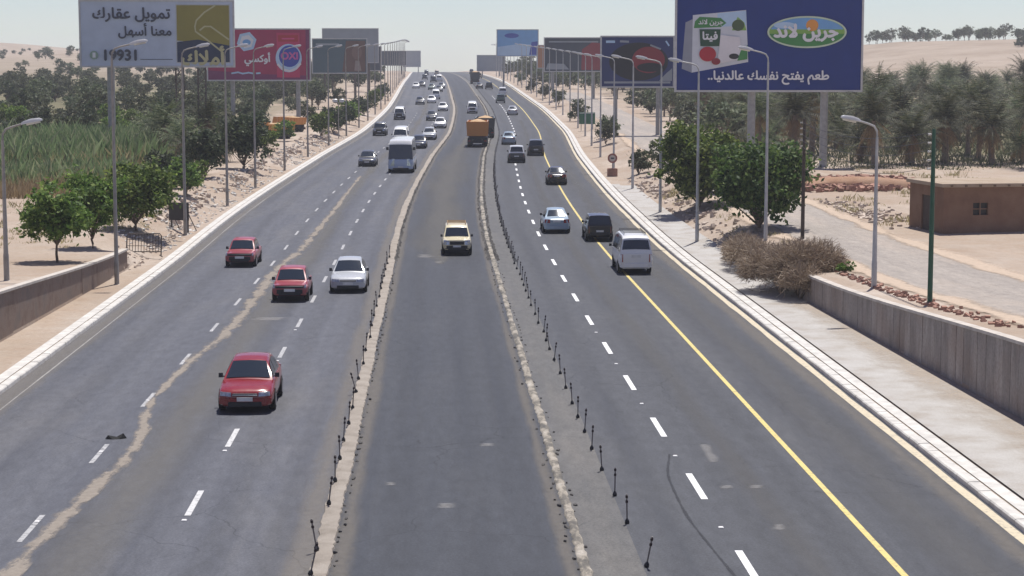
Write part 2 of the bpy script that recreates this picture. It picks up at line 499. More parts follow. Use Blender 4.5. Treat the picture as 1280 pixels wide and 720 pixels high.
M_TRAIL = stain('sand_trail', (.36, .315, .265), .72, .9, (1.6, .55, 1), .7, amp=3.4)
M_DUST = stain('road_dust', (.20, .19, .172), .42, .5, (.8, .12, 1), 1.1)
M_DUSTEDGE = stain('edge_dust', (.28, .25, .21), .36, .6, (1, .15, 1), .9)
M_SKID = stain('tyre_rubber', (.03, .03, .033), .36, 1.2, (1, .5, 1), .5, .7)
M_TAR = stain('tar_seam', (.03, .03, .032), .85, .8, (1, .5, 1), .5, .7)  # dark line along the outer edge of the gritty shoulder
M_SCUFF = stain('pale_scuff', (.34, .33, .32), .4, 1.2, (1, .6, 1), .7)
ob('sand_trail', ribbon_mesh('sand_trail', smooth_pts([(-8.95,34,.6),(-8.94,39.4,.6),(-8.8,45,.6),(-8.46,50.8,.6),(-8.44,54.1,.5),(-8.85,57.9,.45),(-9.05,61.5,.38),(-8.86,69.2,.6),(-8.42,76,.8),(-8.31,84,.75),(-8.36,100,.85),(-7.8,112,.7),(-7.5,136,.55),(-7.9,175,.4)]), .009, M_TRAIL, 1), road_left)
ob('dust_band', ribbon_mesh('dust_band', smooth_pts([(-7.9,34,2.3),(-7.6,50,2.2),(-7.5,75,2.1),(-7.36,97,1.9),(-7.06,120,1.6),(-7.3,150,1.5),(-7.6,220,1.4),(-7.7,420,1.3)]), .005, M_DUST, 3), road_left)
ob('dust_band', ribbon_mesh('dust_band', [(-2.95, 34, 1.0), (-2.95, 130, 1.0), (-2.9, 500, .9)], .0055, M_DUSTEDGE, 4), road_left)
ob('dust_band', ribbon_mesh('dust_band', [(-13.7, 34, 1.5), (-13.7, 130, 1.3), (-13.7, 500, 1.1)], .0055, M_DUSTEDGE, 4), road_left)
ob('dust_band', ribbon_mesh('dust_band', [(-2.05, 34, .7), (-2.05, 130, .6), (-2.0, 500, .6)], .005, M_DUSTEDGE, 4), road_centre)
ob('dust_band', ribbon_mesh('dust_band', [(2.8, 34, .5), (2.8, 200, .55), (2.8, 500, .6)], .005, M_DUSTEDGE, 4), road_centre)
ob('dust_band', ribbon_mesh('dust_band', [(.2, 103, .4), (.2, 116, 4.4), (.2, 190, 4.2), (.2, 250, .5)], .005, M_DUST, 4), road_centre)
ob('dust_band', ribbon_mesh('dust_band', [(12.7, 34, 1.0), (12.7, 200, .9), (12.7, 500, .8)], .005, M_DUSTEDGE, 4), road_right)
ob('dust_band', ribbon_mesh('dust_band', [(11.4, 34, 1.8), (11.3, 120, 1.5), (11.3, 300, 1.3)], .005, stain('lane_dust', (.16, .155, .148), .3, .9, (1, .1, 1), 1.1), 4), road_right)
ob('dust_band', ribbon_mesh('dust_band', [(8.0, 34, 1.2), (8.0, 120, 1.0), (8.0, 300, 1.0)], .005, MATS['lane_dust'], 4), road_right)
ob('skid_mark', ribbon_mesh('skid_mark', smooth_pts([(6.2,38.4,.14),(6.05,40.8,.14),(5.88,44.6,.14),(5.95,48.2,.13),(6.35,51.5,.12)]), .008, M_SKID, .5), road_right)
for (u, Y, w, l, rd) in ((7.35, 47.3, .5, .35, 'r'), (8.1, 47.3, .5, .35, 'r'), (7.9, 43, .5, .5, 'r'), (7.5, 51.6, .45, 2.4, 'r'), (-7.0, 80.6, 2.4, .9, 'l'), (.2, 45.5, .7, .5, 'c'), (-1.2, 48, .5, .35, 'c'), (1.4, 53, .6, .4, 'c'), (-.6, 107.3, 1.6, 1.6, 'c'), (.1, 104, .6, .7, 'c')):
    ob('scuff_mark', ribbon_mesh('scuff_mark', [(u-.1*(rd == 'r'), Y-l/2, w), (u, Y+l/2, w)], .008, M_SCUFF, .3), {'r': road_right, 'l': road_left, 'c': road_centre}[rd])
for (y0, y1, w) in ((104, 330, .32), (330, 800, .4)):
    ob('tar_seam', ribbon_mesh('tar_seam', [(4.32, y0, w), (4.3, y1, w)], .011, M_TAR, 2), road_right)

# lane dashes: each one a piece of the road it is painted on
def dash(parent, u, y0, y1, w, mat, h=.006):
    me = MB().grid([[P(u-w/2, y, h), P(u+w/2, y, h)] for y in (y0, (y0+y1)/2, y1)]).mesh('lane_dash', mat)
    return ob('lane_dash', me, parent)
y = 37.9
while y < 420:
    uu = 6.55-.0045*(min(y, 80)-45) if y < 110 else 6.4
    dash(road_right, uu, y, y+3.0, .17, M_WHITE); y += 8.05
y = 36.4
while y < 330:
    dash(road_left, -5.9+.0065*(min(y, 120)-45), y, y+2.7, .15, M_WHITEOLD if y > 60 else M_WHITEMID); y += 8.3
y = 42.3
while y < 330:
    dash(road_left, -9.25+.008*(min(y, 110)-52), y, y+2.6, .13, M_WHITEOLD); y += 8.6
strip('edge_line', [9.64, 9.79], -60, 900, .0065, M_YELLOW, road_right)
strip('edge_line', [12.98, 13.24], -60, 900, .0065, M_CREAM, road_right, wob=.03)
strip('edge_line', [-13.55, -13.45], -60, 500, .0065, stain('edge_line_worn', (.5, .49, .47), .5, .5, (1, .2, 1), .8), road_left, uv=True)
# small reflective studs between the dashes
stud = MB().cbox(-.06, .06, -.06, .06, 0, .025, .012).mesh('road_stud', plain('stud_white', (.75, .74, .72), .5))
y = 43.0
while y < 80:
    for uo, rd in ((-5.9+.0065*(y-45), road_left), (-9.25+.008*(y-52), road_left), (6.5-.0045*(y-45), road_right)):
        ob('road_stud', stud, rd, P(uo, y+(0 if uo > 0 else 1.2), .004))
    y += 8.2

# ---------- the two broken strips between the carriageways
def median(name, u0, u1, y0, y1, mat, hgt, seed, wob):
    r = random.Random(seed); rows = []; Y = y0
    while Y <= y1:
        a = u0+wob*noise2(Y*.35, seed)+wob*.7*r.uniform(-1, 1); b = u1+wob*.8*noise2(Y*.3, seed+5)+wob*.7*r.uniform(-1, 1)
        h = hgt*(.8+.4*r.random())
        rows.append([P(a, Y, -.01), P(a+.02, Y, h*.7), P(a+(b-a)*.35, Y, h+.015*r.random()), P(a+(b-a)*.65, Y, h+.015*r.random()), P(b-.02, Y, h*r.uniform(.7, 1)), P(b, Y, -.01)])
        Y += .22 if Y < 70 else .5 if Y < 150 else 3 if Y < 400 else 15
    o = ob(name, MB().grid(rows).mesh(name, mat, 50)); struct(o); return o
med_l = median('median_strip_left', -2.70, -2.26, 30, 1200, M_SANDSTRIP, .055, 3, .045)
med_r = median('median_strip_right', 3.0, 3.25, 30, 1200, M_BROKEN, .04, 9, .035)
ch = []
for k in range(4):
    r = random.Random(50+k); vs = []
    for a in range(6):
        t = a*math.pi/3+r.uniform(-.3, .3); q = r.uniform(.7, 1.1)
        vs.append((math.cos(t)*q, math.sin(t)*q))
    mb = MB().loft([[(x, y_, -.3) for x, y_ in vs], [(x*.95, y_*.95, .35+.2*r.random()) for x, y_ in vs], [(x*.55, y_*.6, .75) for x, y_ in vs]])
    ch.append(mb.mesh('asphalt_chunk', M_RUBBLEASPH, 25))
for med, uo, side in ((med_l, -2.2, 1), (med_r, 3.3, 1), (med_r, 2.92, -1)):
    Y = 38.5
    while Y < 105:
        if rng.random() < (.8 if med is med_l else .45):
            s_ = rng.uniform(.025, .06)
            ob('asphalt_chunk', rng.choice(ch), med, P(uo+rng.uniform(-.07, .07)+(.07*noise2(Y*.55, 9) if med is med_r else 0), Y, .015), (rng.uniform(-.3, .3), rng.uniform(-.3, .3), rng.choice((0, math.pi))+rng.uniform(-.4, .4)), (s_*rng.uniform(.7, 1.2), s_*rng.uniform(1.2, 2.6), s_*rng.uniform(.6, 1.1)))
        Y += rng.uniform(.4, .95)
# crumbled edge farther off: too small to pick apart
def crumble(uo, y0, y1, parent, n, seed):
    r = random.Random(seed); mb = MB()
    for i in range(n):
        Y = y0+(y1-y0)*(i/n)**1.3; p = P(uo+r.uniform(-.08, .08), Y, 0); a, b, c = r.uniform(.05, .12), r.uniform(.12, .3), r.uniform(.04, .12)
        mb.add([(p[0]-a, p[1]-b, p[2]-.02), (p[0]+a, p[1]-b*.7, p[2]-.02), (p[0]+a*.8, p[1]+b, p[2]-.02), (p[0]-a*.9, p[1]+b*.8, p[2]-.02), (p[0]+r.uniform(-.02, .02), p[1], p[2]+c+.04)], [(0,1,4),(1,2,4),(2,3,4),(3,0,4)])
    struct(ob('crumbled_edge', mb.mesh('crumbled_edge', M_RUBBLEASPH), parent), 'stuff')
crumble(-2.2, 105, 420, med_l, 500, 1); crumble(3.34, 105, 420, med_r, 600, 2); crumble(2.9, 105, 420, med_r, 350, 3)

# ---------- kerbs and walks
def kerb(name, uin, uout, sgn):
    root = empty(name, (0, 0, 0)); struct(root)
    def piece(y0, y1, nm, n):
        rows = []
        lo, hi = (uin, uout)
        for i in range(n+1):
            Y = y0+(y1-y0)*i/n
            ring = [P(lo, Y, -.05), P(lo+sgn*.015, Y, .11), P(lo+sgn*.045, Y, .145), P(hi-sgn*.015, Y, .15), P(hi, Y, .135), P(hi, Y, -.05)]
            rows.append(ring)
        mb = MB().loft(rows); return ob(nm, mb.mesh(nm, M_KERB, 35), root)
    Y = 36.0
    r = random.Random(int(abs(uin)*10))
    while Y < 126:
        o = piece(Y+.012, Y+.988, 'kerb_stone', 1); o.location = (r.uniform(-.008, .008), 0, r.uniform(-.006, .008)); Y += 1.0
    while Y < 1000:
        st = 8 if Y < 300 else 40
        piece(Y, Y+st, 'kerb_run', 2); Y += st
    piece(-40, 36, 'kerb_run', 2)
    return root
kerb('kerb_right', 13.32, 13.66, 1)
kerb('kerb_left', -14.1, -14.4, -1)
# second flat course of slabs behind each kerb
strip('gutter_slab_right', [13.72, 13.9, 14.12], -40, 900, .135, M_KERB)
strip('gutter_slab_left', [-14.86, -14.65, -14.46], -40, 900, .13, M_KERB)
strip('sidewalk_right', [14.17, 14.8, 15.4, lambda Y: min(15.9, wall_r(Y)), lambda Y: wall_r(Y)-.01 if Y < 90 else max(15.95, 16.5-.01*(Y-90))], -40, 160, .055, M_WALK, ground_follow=True)
strip('sidewalk_edge', [14.13, 14.17, 14.8], 160, 162, .03, M_WALK, ground_follow=True)

# access road beyond the wall
strip('access_road', [19.3, 21, 22.5, 24, 25.5], 20, 420, .03, M_ACCESS, ground_follow=True)

M_CREEP = stain('creeping_sand', (.49, .39, .30), 1.0, .5, (1, .3, 1), .5)
def side_ribbon(u0, u1, y0, y1, h):
    rows = []; Y = y0
    while Y <= y1:
        rows.append([(u+cx(Y), Y, ground(u+cx(Y), Y)+h) for u in (u0, u0+(u1-u0)*.25, (u0+u1)/2, u0+(u1-u0)*.75, u1)]); Y += 2
    me = MB().grid(rows).mesh('sand_drift', M_CREEP); l = me.uv_layers.new(name='UVMap'); vals = []
    for p in me.polygons:
        for vi in p.vertices: vals += [vi//5*.1, (vi % 5)/4]
    l.data.foreach_set('uv', vals); return struct(ob('sand_drift', me))
for a_, b_, y0_, y1_ in ((1.7, .02, 36, 84),):
    rows = []; Y = y0_
    while Y <= y1_:
        rows.append([P(wall_r(Y)-a_+(a_-b_)*k/4, Y, .169+.001*a_) for k in range(5)]); Y += 2
    me = MB().grid(rows).mesh('sand_drift', stain('wall_foot_sand', (.46, .385, .31), .6, .6, (1, .4, 1), 1.0)); l = me.uv_layers.new(name='UVMap'); vals = []
    for p in me.polygons:
        for vi in p.vertices: vals += [vi//5*.1, (vi % 5)/4*(.5 if a_ < 2 else 1)]
    l.data.foreach_set('uv', vals); struct(ob('sand_drift', me))
side_ribbon(18.4, 20.4, 22, 240, .045); side_ribbon(24.4, 26.6, 22, 240, .045)

# ---------- retaining walls
M_COPING = plain('coping_concrete', (.50, .455, .40), .9, var=.2, scale=2)
def wall_streak(name, k):
    m, nt, b = new_mat(name)
    v = coords(nt); st = noise(nt, coords(nt, (1.6, 1.6, .5)), 1.1, 6, .65); big = noise(nt, v, .5, 5); fine = noise(nt, v, 9, 5, .7)
    c = ramp(nt, st, [(.3, (.20*k, .175*k, .155*k)), (.5, (.28*k, .25*k, .225*k)), (.7, (.35*k, .315*k, .28*k))])
    c = mix(nt, mrange(nt, big, .45, .65, 0, .45), c, (.27*k, .20*k, .155*k))
    c = mix(nt, mrange(nt, fine, .4, .7, 0, .4), c, (.12, .1, .09))
    nt.links.new(c, b.inputs['Base Color']); b.inputs['Roughness'].default_value = .95; bump(nt, b, fine, .5, .03)
    return m
M_WALLR = [wall_streak('wall_panel_%d' % i, k) for i, k in enumerate((1.0, 1.15, 1.28, 1.08))]
M_WALLL = earth('wall_plaster', (.20, .145, .115), (.27, .215, .18), (.21, .185, .165), 1.1, .6, .05)
def rwall(name, side, y0, y1, wf, hf, step, mats, label, thick=.26):
    root = empty(name, (side*wf((y0+y1)/2), (y0+y1)/2, 0)); tag(root, label, 'wall')
    inv = Vector(root.location)
    Y = y0; r = random.Random(4); i = 0
    def bx(ya, yb, u_in, u_out, ztop, zbot=-.1):
        mb = MB(); vs = []
        for Yk in (ya, yb):
            a, b = side*(wf(Yk)+u_in), side*(wf(Yk)+u_out)
            for (u, z) in ((a, zbot), (b, zbot), (b, ztop(Yk)), (a, ztop(Yk))):
                p = Vector(P(u, Yk, z))-inv; vs.append(tuple(p))
        return mb.add(vs, [(0,1,2,3),(7,6,5,4),(0,4,5,1),(1,5,6,2),(2,6,7,3),(3,7,4,0)])
    while Y < y1-.01:
        e = min(y1, Y+step*(1+r.uniform(-.12, .12)))
        if y1-e < step*.5: e = y1
        off = r.uniform(0, .02)
        ob('wall_panel', bx(Y+.014, e-.014, off, thick, lambda q: hf(q)+.02).mesh('wall_panel', r.choice(mats), 30), root)
        Y = e; i += 1
    ob('wall_core', bx(y0+.05, y1-.05, .045, thick-.02, lambda q: hf(q)).mesh('wall_core', M_RUBBLEASPH), root)
    n = max(2, int((y1-y0)/2.6))
    for k in range(n):
        a, b = y0+(y1-y0)*k/n, y0+(y1-y0)*(k+1)/n
        mb = MB(); vs = []
        for Yk in (a+.008, b-.008):
            for (u, z) in ((-.05, .022), (thick+.04, .022), (thick+.04, .12), (-.05, .12)):
                p = Vector(P(side*(wf(Yk)+u), Yk, hf(Yk)+z))-inv; vs.append(tuple(p))
        ob('coping_stone', MB().add(vs, [(0,1,2,3),(7,6,5,4),(0,4,5,1),(1,5,6,2),(2,6,7,3),(3,7,4,0)]).mesh('coping_stone', M_COPING, 30), root)
    return root
rwall('retaining_wall', 1, 34, 84.5, wall_r, hs_r, .78, M_WALLR, 'grey concrete retaining wall with upright panel joints beside the pale pavement')
rwall('retaining_wall', -1, 50, 100, wall_l, hs_l, 6.6, [M_WALLL], 'brown plastered retaining wall with pale coping beside the sandy verge')

# ------------------------------------------------------------------ vehicles
M_GLASS = new_mat('car_glass')[0]
_b = M_GLASS.node_tree.nodes['Principled BSDF']; _b.inputs['Base Color'].default_value = (.014, .022, .032, 1); _b.inputs['Roughness'].default_value = .06; _b.inputs['Specular IOR Level'].default_value = .6
_b.inputs['Coat Weight'].default_value = .7; _b.inputs['Coat Roughness'].default_value = .03
M_BLACK = plain('black_plastic', (.022, .022, .024), .55, var=.2)
M_TYRE = plain('tyre_rubber_black', (.02, .02, .02), .85, var=.25)
M_RIM = plain('wheel_metal', (.42, .42, .43), .35, .8)
M_LAMP = plain('headlight_glass', (.40, .42, .44), .1, .5, var=.55, scale=9, coat=1)
M_TAIL = plain('tail_light_red', (.32, .02, .02), .2, var=.2, coat=1)
M_AMBER = plain('indicator_amber', (.7, .28, .03), .25, coat=1)
M_CHROME = plain('chrome_trim', (.62, .62, .63), .16, 1.0, var=.05)
M_PLATE = plain('plate_white', (.66, .66, .64), .45)
M_PLATEY = plain('plate_yellow', (.62, .5, .16), .45)
M_PRINT = plain('plate_print', (.04, .04, .06), .6)
PAINT = {k: paint('paint_'+k, c, r, d) for k, c, r, d in (
    ('crimson', (.25, .008, .014), .24, .22), ('faded_red', (.34, .03, .045), .36, .35), ('silver', (.50, .52, .54), .26, .15),
    ('white', (.80, .80, .78), .3, .12), ('black', (.012, .012, .014), .24, .06), ('pale_blue', (.33, .43, .52), .3, .3), ('steel', (.30, .34, .38), .3, .3),
    ('dark_blue', (.02, .028, .05), .28, .08), ('cream', (.70, .62, .40), .4, .4), ('grey', (.055, .058, .065), .28, .08), ('orange', (.60, .24, .04), .45, .45),
    ('bus_blue', (.38, .46, .60), .32, .15), ('green', (.05, .10, .08), .35, .4), ('tan', (.42, .34, .24), .4, .4))}

SPEC = {
 'sedan': dict(L=4.3, st=[(-2.15,.36,.58,.60),(-2.10,.24,.66,.74),(-1.95,.20,.73,.82),(-1.5,.19,.80,.85),(-1.02,.19,.90,.85),(0,.19,.93,.855),(1.2,.19,.95,.85),(1.65,.20,.96,.83),(2.02,.24,.93,.78),(2.12,.36,.85,.70)],
   ct=[(-1.12,.88),(-.42,1.38),(-.05,1.465),(.45,1.485),(.98,1.42),(1.68,.96)], belt=.92, wb=.76, wt=.55, r=.30, wy=(-1.30,1.20), win=[(-.78,.02),(.10,.82),(.88,1.28)]),
 'boxy': dict(L=3.95, st=[(-1.97,.40,.70,.70),(-1.93,.32,.76,.76),(-1.6,.24,.79,.78),(-.95,.22,.84,.79),(0,.22,.86,.795),(1.0,.22,.86,.79),(1.7,.24,.84,.77),(1.93,.34,.80,.74),(1.97,.42,.74,.70)],
   ct=[(-.98,.83),(-.42,1.30),(-.2,1.37),(.4,1.40),(.95,1.34),(1.35,.86)], belt=.86, wb=.70, wt=.56, r=.28, wy=(-1.22,1.15), win=[(-.7,.02),(.10,.75),(.81,1.1)]),
 'suv': dict(L=4.25, st=[(-2.12,.46,.80,.74),(-2.06,.36,.92,.83),(-1.6,.32,.98,.86),(-1.0,.30,1.02,.87),(0,.30,1.03,.875),(1.2,.30,1.04,.87),(1.95,.32,1.03,.86),(2.1,.42,.98,.82)],
   ct=[(-1.05,1.0),(-.55,1.55),(-.3,1.67),(.6,1.71),(1.75,1.66),(2.05,1.02)], belt=1.02, wb=.80, wt=.66, r=.35, wy=(-1.30,1.25), win=[(-.75,0.0),(.08,.85),(.93,1.72)]),
 'van': dict(L=4.7, st=[(-2.35,.50,.92,.74),(-2.3,.32,1.04,.80),(-2.0,.26,1.10,.84),(-1.0,.25,1.12,.85),(0,.25,1.12,.85),(1.5,.25,1.12,.85),(2.25,.30,1.10,.84),(2.36,.46,1.06,.81)],
   ct=[(-2.22,1.02),(-1.62,1.72),(-1.3,1.92),(-.6,2.0),(1.2,2.0),(1.85,1.95),(2.15,1.84),(2.33,1.08)], belt=1.10, wb=.83, wt=.66, r=.32, wy=(-1.45,1.35), win=[(-1.6,-.75),(-.62,.45),(.55,1.35),(1.43,2.1)]),
 'bus': dict(L=8.2, st=[(-4.1,.50,1.2,1.05),(-4.05,.36,1.32,1.14),(-3.8,.32,1.38,1.19),(-2,.32,1.40,1.2),(2,.32,1.40,1.2),(3.9,.34,1.38,1.18),(4.1,.5,1.3,1.1)],
   ct=[(-4.06,1.26),(-3.86,2.68),(-3.6,2.98),(-2.8,3.08),(3.2,3.08),(3.8,2.95),(4.05,1.35)], belt=1.38, wb=1.16, wt=1.02, r=.46, wy=(-2.5,2.1), win=[(-3.55,-2.5),(-2.4,-1.0),(-.9,.5),(.6,2.0),(2.1,3.5)]),
}
def lin(ct, y):
    for (a, za), (b, zb) in zip(ct, ct[1:]):
        if a <= y <= b: return za+(zb-za)*(y-a)/(b-a)
    return ct[0][1] if y < ct[0][0] else ct[-1][1]
VM = {}
def vehicle_meshes(kind):
    if kind in VM: return VM[kind]
    s = SPEC[kind]; out = []   # (name, mesh, paintslot, parentname, loc)
    def ring(y, zb, zt, w, crown=.02):
        h = zt-zb
        half = [(.80*w, zb), (.93*w, zb+.10*h), (w, zb+.36*h), (.992*w, zb+.66*h), (.955*w, zb+.90*h), (.87*w, zt), (.45*w, zt+crown*.75)]
        return [(0, y, zb)]+[(x, y, z) for x, z in half]+[(0, y, zt+crown)]+[(-x, y, z) for x, z in reversed(half)]
    body = MB().loft([ring(*q) for q in s['st']])
    out.append(('body', body.mesh('body', M_BLACK, 42), 'P', None, None))
    ct, belt, wb, wt = s['ct'], s['belt'], s['wb'], s['wt']; zt = max(z for _, z in ct)
    nf, nb = 1, len(ct)-2           # windscreen = segment 0, rear window = last segment
    def W(z): return wb+(wt-wb)*max(0, min(1, (z-belt)/(zt-.06-belt)))
    def top(y): return lin(ct, y)
    # cabin shell
    ys = sorted(set([c[0] for c in ct]+[ct[0][0]+(ct[-1][0]-ct[0][0])*i/14 for i in range(15)]))
    rings = []
    for y in ys:
        z = top(y); w = W(z); lo = min(belt-.06, z-.01)
        rings.append([(W(belt)*1.0, y, lo), (W((z+belt)/2), y, (z+max(belt, lo))/2 if z > belt else z-.005), (w, y, z-.0 if z < belt else z-.045*(z-belt)/(zt-belt)), (w*.90, y, z), (w*.45, y, z+.022), (0, y, z+.03),
                      (-w*.45, y, z+.022), (-w*.90, y, z), (-w, y, z-.0 if z < belt else z-.045*(z-belt)/(zt-belt)), (-W((z+belt)/2), y, (z+max(belt, lo))/2 if z > belt else z-.005), (-W(belt)*1.0, y, lo)])
    out.append(('cabin', MB().loft(rings).mesh('cabin', M_BLACK, 35), 'T', None, None))
    # front and rear glass
    def pane(a, b, nm, t0, t1, fr=.88):
        (ya, za), (yb, zb) = a, b
        d = Vector((0, -(zb-za), yb-ya)); d.normalize()
        if d.z < 0: d = -d
        rows = []
        for i in range(4):
            t = t0+(t1-t0)*i/3; y, z = ya+(yb-ya)*t, za+(zb-za)*t; w = W(z)*fr
            rows.append([(w*q, y+d.y*.02*(1 if abs(q) < .9 else .6), z+d.z*.02+.025*(1-q*q)) for q in (-1, -.6, 0, .6, 1)])
        o = MB().grid(rows); o2 = MB().grid([[(x, y-d.y*.02, z-d.z*.02-.01) for x, y, z in r_] for r_ in rows])
        out.append((nm, o.mesh(nm, M_GLASS, 60), None, None, None))
    pane(ct[0], ct[1], 'windscreen', .10 if kind != 'bus' else .0, .97, .9 if kind != 'bus' else .985)
    pane(ct[-1], ct[-2], 'rear_window', .26 if kind == 'van' else .16, .9 if kind != 'van' else .88, .84 if kind != 'van' else .9)
    # side glass
    for (a, b) in s['win']:
        for sd in (1, -1):
            pts = []
            for y, t in ((a, .06), (b, .06), (b, .86), ((a+b)/2, .88), (a, .86)):
                z = belt+t*(top(y)-.03-belt)
                pts.append((sd*(W(z)+.012), y, z))
            fc = (0, 1, 2, 3, 4) if sd > 0 else (4, 3, 2, 1, 0)
            if min(p[2] for p in pts[2:]) > belt+.05:
                out.append(('side_window', MB().add(pts, [fc]).mesh('side_window', M_GLASS), None, None, None))
    st = s['st']; yf, yb = st[0][0], st[-1][0]; wf = st[2][3]; zf = st[1][2]
    big = kind == 'bus'
    # bumpers, grille, lamps, plates
    def bumper(y0, sgn, mat, z0, z1, nm, w):
        rr = []
        for x in (-w, -w*.96, -w*.6, 0, w*.6, w*.96, w):
            o_ = .16*(abs(x)/w)**4
            yy = y0+sgn*.07-sgn*o_
            rr.append([(x, yy-sgn*.14, z0), (x, yy, z0+.03), (x, yy, z1-.03), (x, yy-sgn*.14, z1)])
        out.append((nm, MB().loft(rr).mesh(nm, M_BLACK, 40), mat, None, None))
    bz0, bz1 = (st[1][1]+.03, st[1][1]+.27)
    bumper(yf, -1, 'P' if kind in ('sedan', 'van', 'bus') else None, bz0, bz1, 'front_bumper', wf*.97)
    bumper(yb, 1, 'P' if kind in ('sedan', 'van', 'bus') else None, bz0, bz1+.02, 'rear_bumper', wf*.97)
    gz0, gz1 = bz1+.02, zf-.03
    gw = {'sedan': .38, 'boxy': .62, 'suv': .42, 'van': .45, 'bus': .55}[kind]
    if kind != 'bus': out.append(('grille', MB().cbox(-gw, gw, yf-.035, yf+.1, gz0+.02, gz1, .015).mesh('grille', M_BLACK, 30), None, None, None))
    if kind == 'sedan':
        out.append(('grille_badge_bar', MB().cbox(-gw, gw, yf-.05, yf+.02, (gz0+gz1)/2-.012, (gz0+gz1)/2+.02, .006).mesh('grille_badge_bar', M_CHROME, 30), None, None, None))
    lower = MB().cbox(-wf*.62, wf*.62, yf-.078, yf+.05, bz0-.03, bz0+.11, .01)  # intake drawn taller in black, painting the shade low on the front
    out.append(('intake_shade', lower.mesh('intake_shade', M_BLACK, 30), None, None, None))
    for sd in (1, -1):
        x0, x1 = sorted((sd*(gw+.03), sd*wf*.92))
        hz0, hz1 = gz0+.01, gz1+.06
        # swept headlamp
        inn, outx = sd*(gw+.04), sd*wf*.93
        vs = [(inn, yf-.045, hz0), (outx, yf+.015, hz0+.02), (outx*.99, yf+.07, hz1-.01), (inn, yf-.01, hz1-.03)]
        back = [(x*.97, y+.16, z) for x, y, z in vs]
        out.append(('headlight', MB().loft([vs, back]).mesh('headlight', M_LAMP, 30), None, None, None))
        tz0, tz1 = (st[-2][2]-.26, st[-2][2]-.03) if kind not in ('van', 'suv') else (st[-2][2]-.45, st[-2][2]-.05)
        ti, to = sd*wf*(.52 if kind in ('sedan', 'boxy') else .80), sd*wf*.94
        yb2 = st[-2][0]+.075
        vs = [(ti, yb+.03, tz0), (to, yb2, tz0), (to, yb2-.01, tz1), (ti, yb+.02, tz1)]
        back = [(x*.98, y-.12, z) for x, y, z in vs]
        out.append(('tail_light', MB().loft([vs, back]).mesh('tail_light', M_TAIL, 30), None, None, None))
        # mirror with its stalk
        my = ct[0][0]+.34 if kind not in ('van', 'bus') else ct[0][0]+.35; mz = belt+.0 if kind != 'bus' else belt+.75; mx = W(belt)+.02 if kind != 'bus' else W(mz)
        e_ = .13 if not big else .24
        m_ = MB().loft([[(sd*(mx+.03+q*e_), my+dy, mz+dz) for dy, dz in ((-.05, 0), (.05, -.01), (.055, .13*(2 if big else 1)), (-.02, .14*(2 if big else 1)))] for q in (0, .8, 1)])
        m_.tube([(sd*(mx-.04), my, mz+.02), (sd*(mx+.08), my, mz+.05)], .02, 6)
        out.append(('door_mirror', m_.mesh('door_mirror', M_BLACK, 40), None, None, None))
    pz = bz0+.07
    out.append(('license_plate', MB().box(-.24, .24, yf-.092, yf-.07, pz+.06, pz+.18).mesh('license_plate', M_PLATE), None, None, None))
    pz2 = st[-2][2]-.22 if kind != 'suv' else .62
    out.append(('license_plate', MB().box(-.24, .24, yb+.002, yb+.03, pz2, pz2+.13).mesh('license_plate', M_PLATE), None, None, None))
    # wheel arches and wheels
    r_ = s['r']; tw = .2 if not big else .28
    for wy in s['wy']:
        for sd in (1, -1):
            xw = max(q[3] for q in st)*.995
            n = 14; vs = [(sd*(xw+.006), wy+math.cos(math.pi*k/n)*(r_+.06), r_+math.sin(math.pi*k/n)*(r_+.06)) for k in range(n+1)]
            vs += [(sd*(xw+.006), wy-(r_+.06), .19), (sd*(xw+.006), wy+(r_+.06), .19)]
            out.append(('wheel_arch', MB().add(vs, [tuple(range(len(vs)))]).mesh('wheel_arch', M_BLACK), None, None, None))
    out.append(('sill', MB().box(-max(q[3] for q in st)*.9, max(q[3] for q in st)*.9, s['wy'][0]+r_, s['wy'][1]-r_, .17, .26).mesh('sill', M_BLACK), None, None, None))
    tyre = MB().lathe([(r_*.62, -tw/2), (r_*.95, -tw/2), (r_, -tw/2+.03), (r_, tw/2-.03), (r_*.95, tw/2), (r_*.62, tw/2)], 'x', 20).mesh('wheel', M_TYRE, 35)
    rim = MB().lathe([(r_*.6, -tw/2-.004), (r_*.64, -tw/2-.008), (r_*.5, -tw/2+.03), (r_*.15, -tw/2+.0), (.01, -tw/2-.005)], 'x', 16)
    rim.lathe([(.01, tw/2+.005), (r_*.15, tw/2), (r_*.5, tw/2-.03), (r_*.64, tw/2+.008), (r_*.6, tw/2+.004)], 'x', 16)
    rim = rim.mesh('rim', M_RIM, 35)
    for wy in s['wy']:
        for sd in (1, -1):
            out.append(('wheel', tyre, None, None, (sd*(max(q[3] for q in st)-tw/2+.018), wy, r_), rim))
    VM[kind] = out
    return out
SMALL = {'side_window', 'grille_badge_bar', 'intake_shade', 'door_mirror', 'license_plate', 'wheel_arch', 'sill', 'grille', 'front_bumper', 'rear_bumper', 'tail_light', 'headlight'}
def vehicle(kind, name, pcol, u, Y, away, label, cat, roof=None, yaw=0., scale=1.0, far=False, group=None):
    L = SPEC[kind]['L']*scale
    yc = Y-(.3+.008*Y if Y < 200 else 0)+L/2
    root = empty(name, P(u, yc, .005)); sl = math.atan(slope(yc)); bd = math.atan(bend(yc))
    root.rotation_euler = (-sl if away else sl, 0, (math.pi if away else 0)-bd+yaw)
    root.scale = (scale,)*3
    tag(root, label, cat, group)
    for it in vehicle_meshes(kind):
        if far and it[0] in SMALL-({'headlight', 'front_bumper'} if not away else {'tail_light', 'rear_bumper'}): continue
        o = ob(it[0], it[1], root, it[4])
        if it[2]:
            o.material_slots[0].link = 'OBJECT'; o.material_slots[0].material = PAINT[roof if (it[2] == 'T' and roof) else pcol]
        if len(it) > 5 and not far:
            ob('rim', it[5], o)
    return root
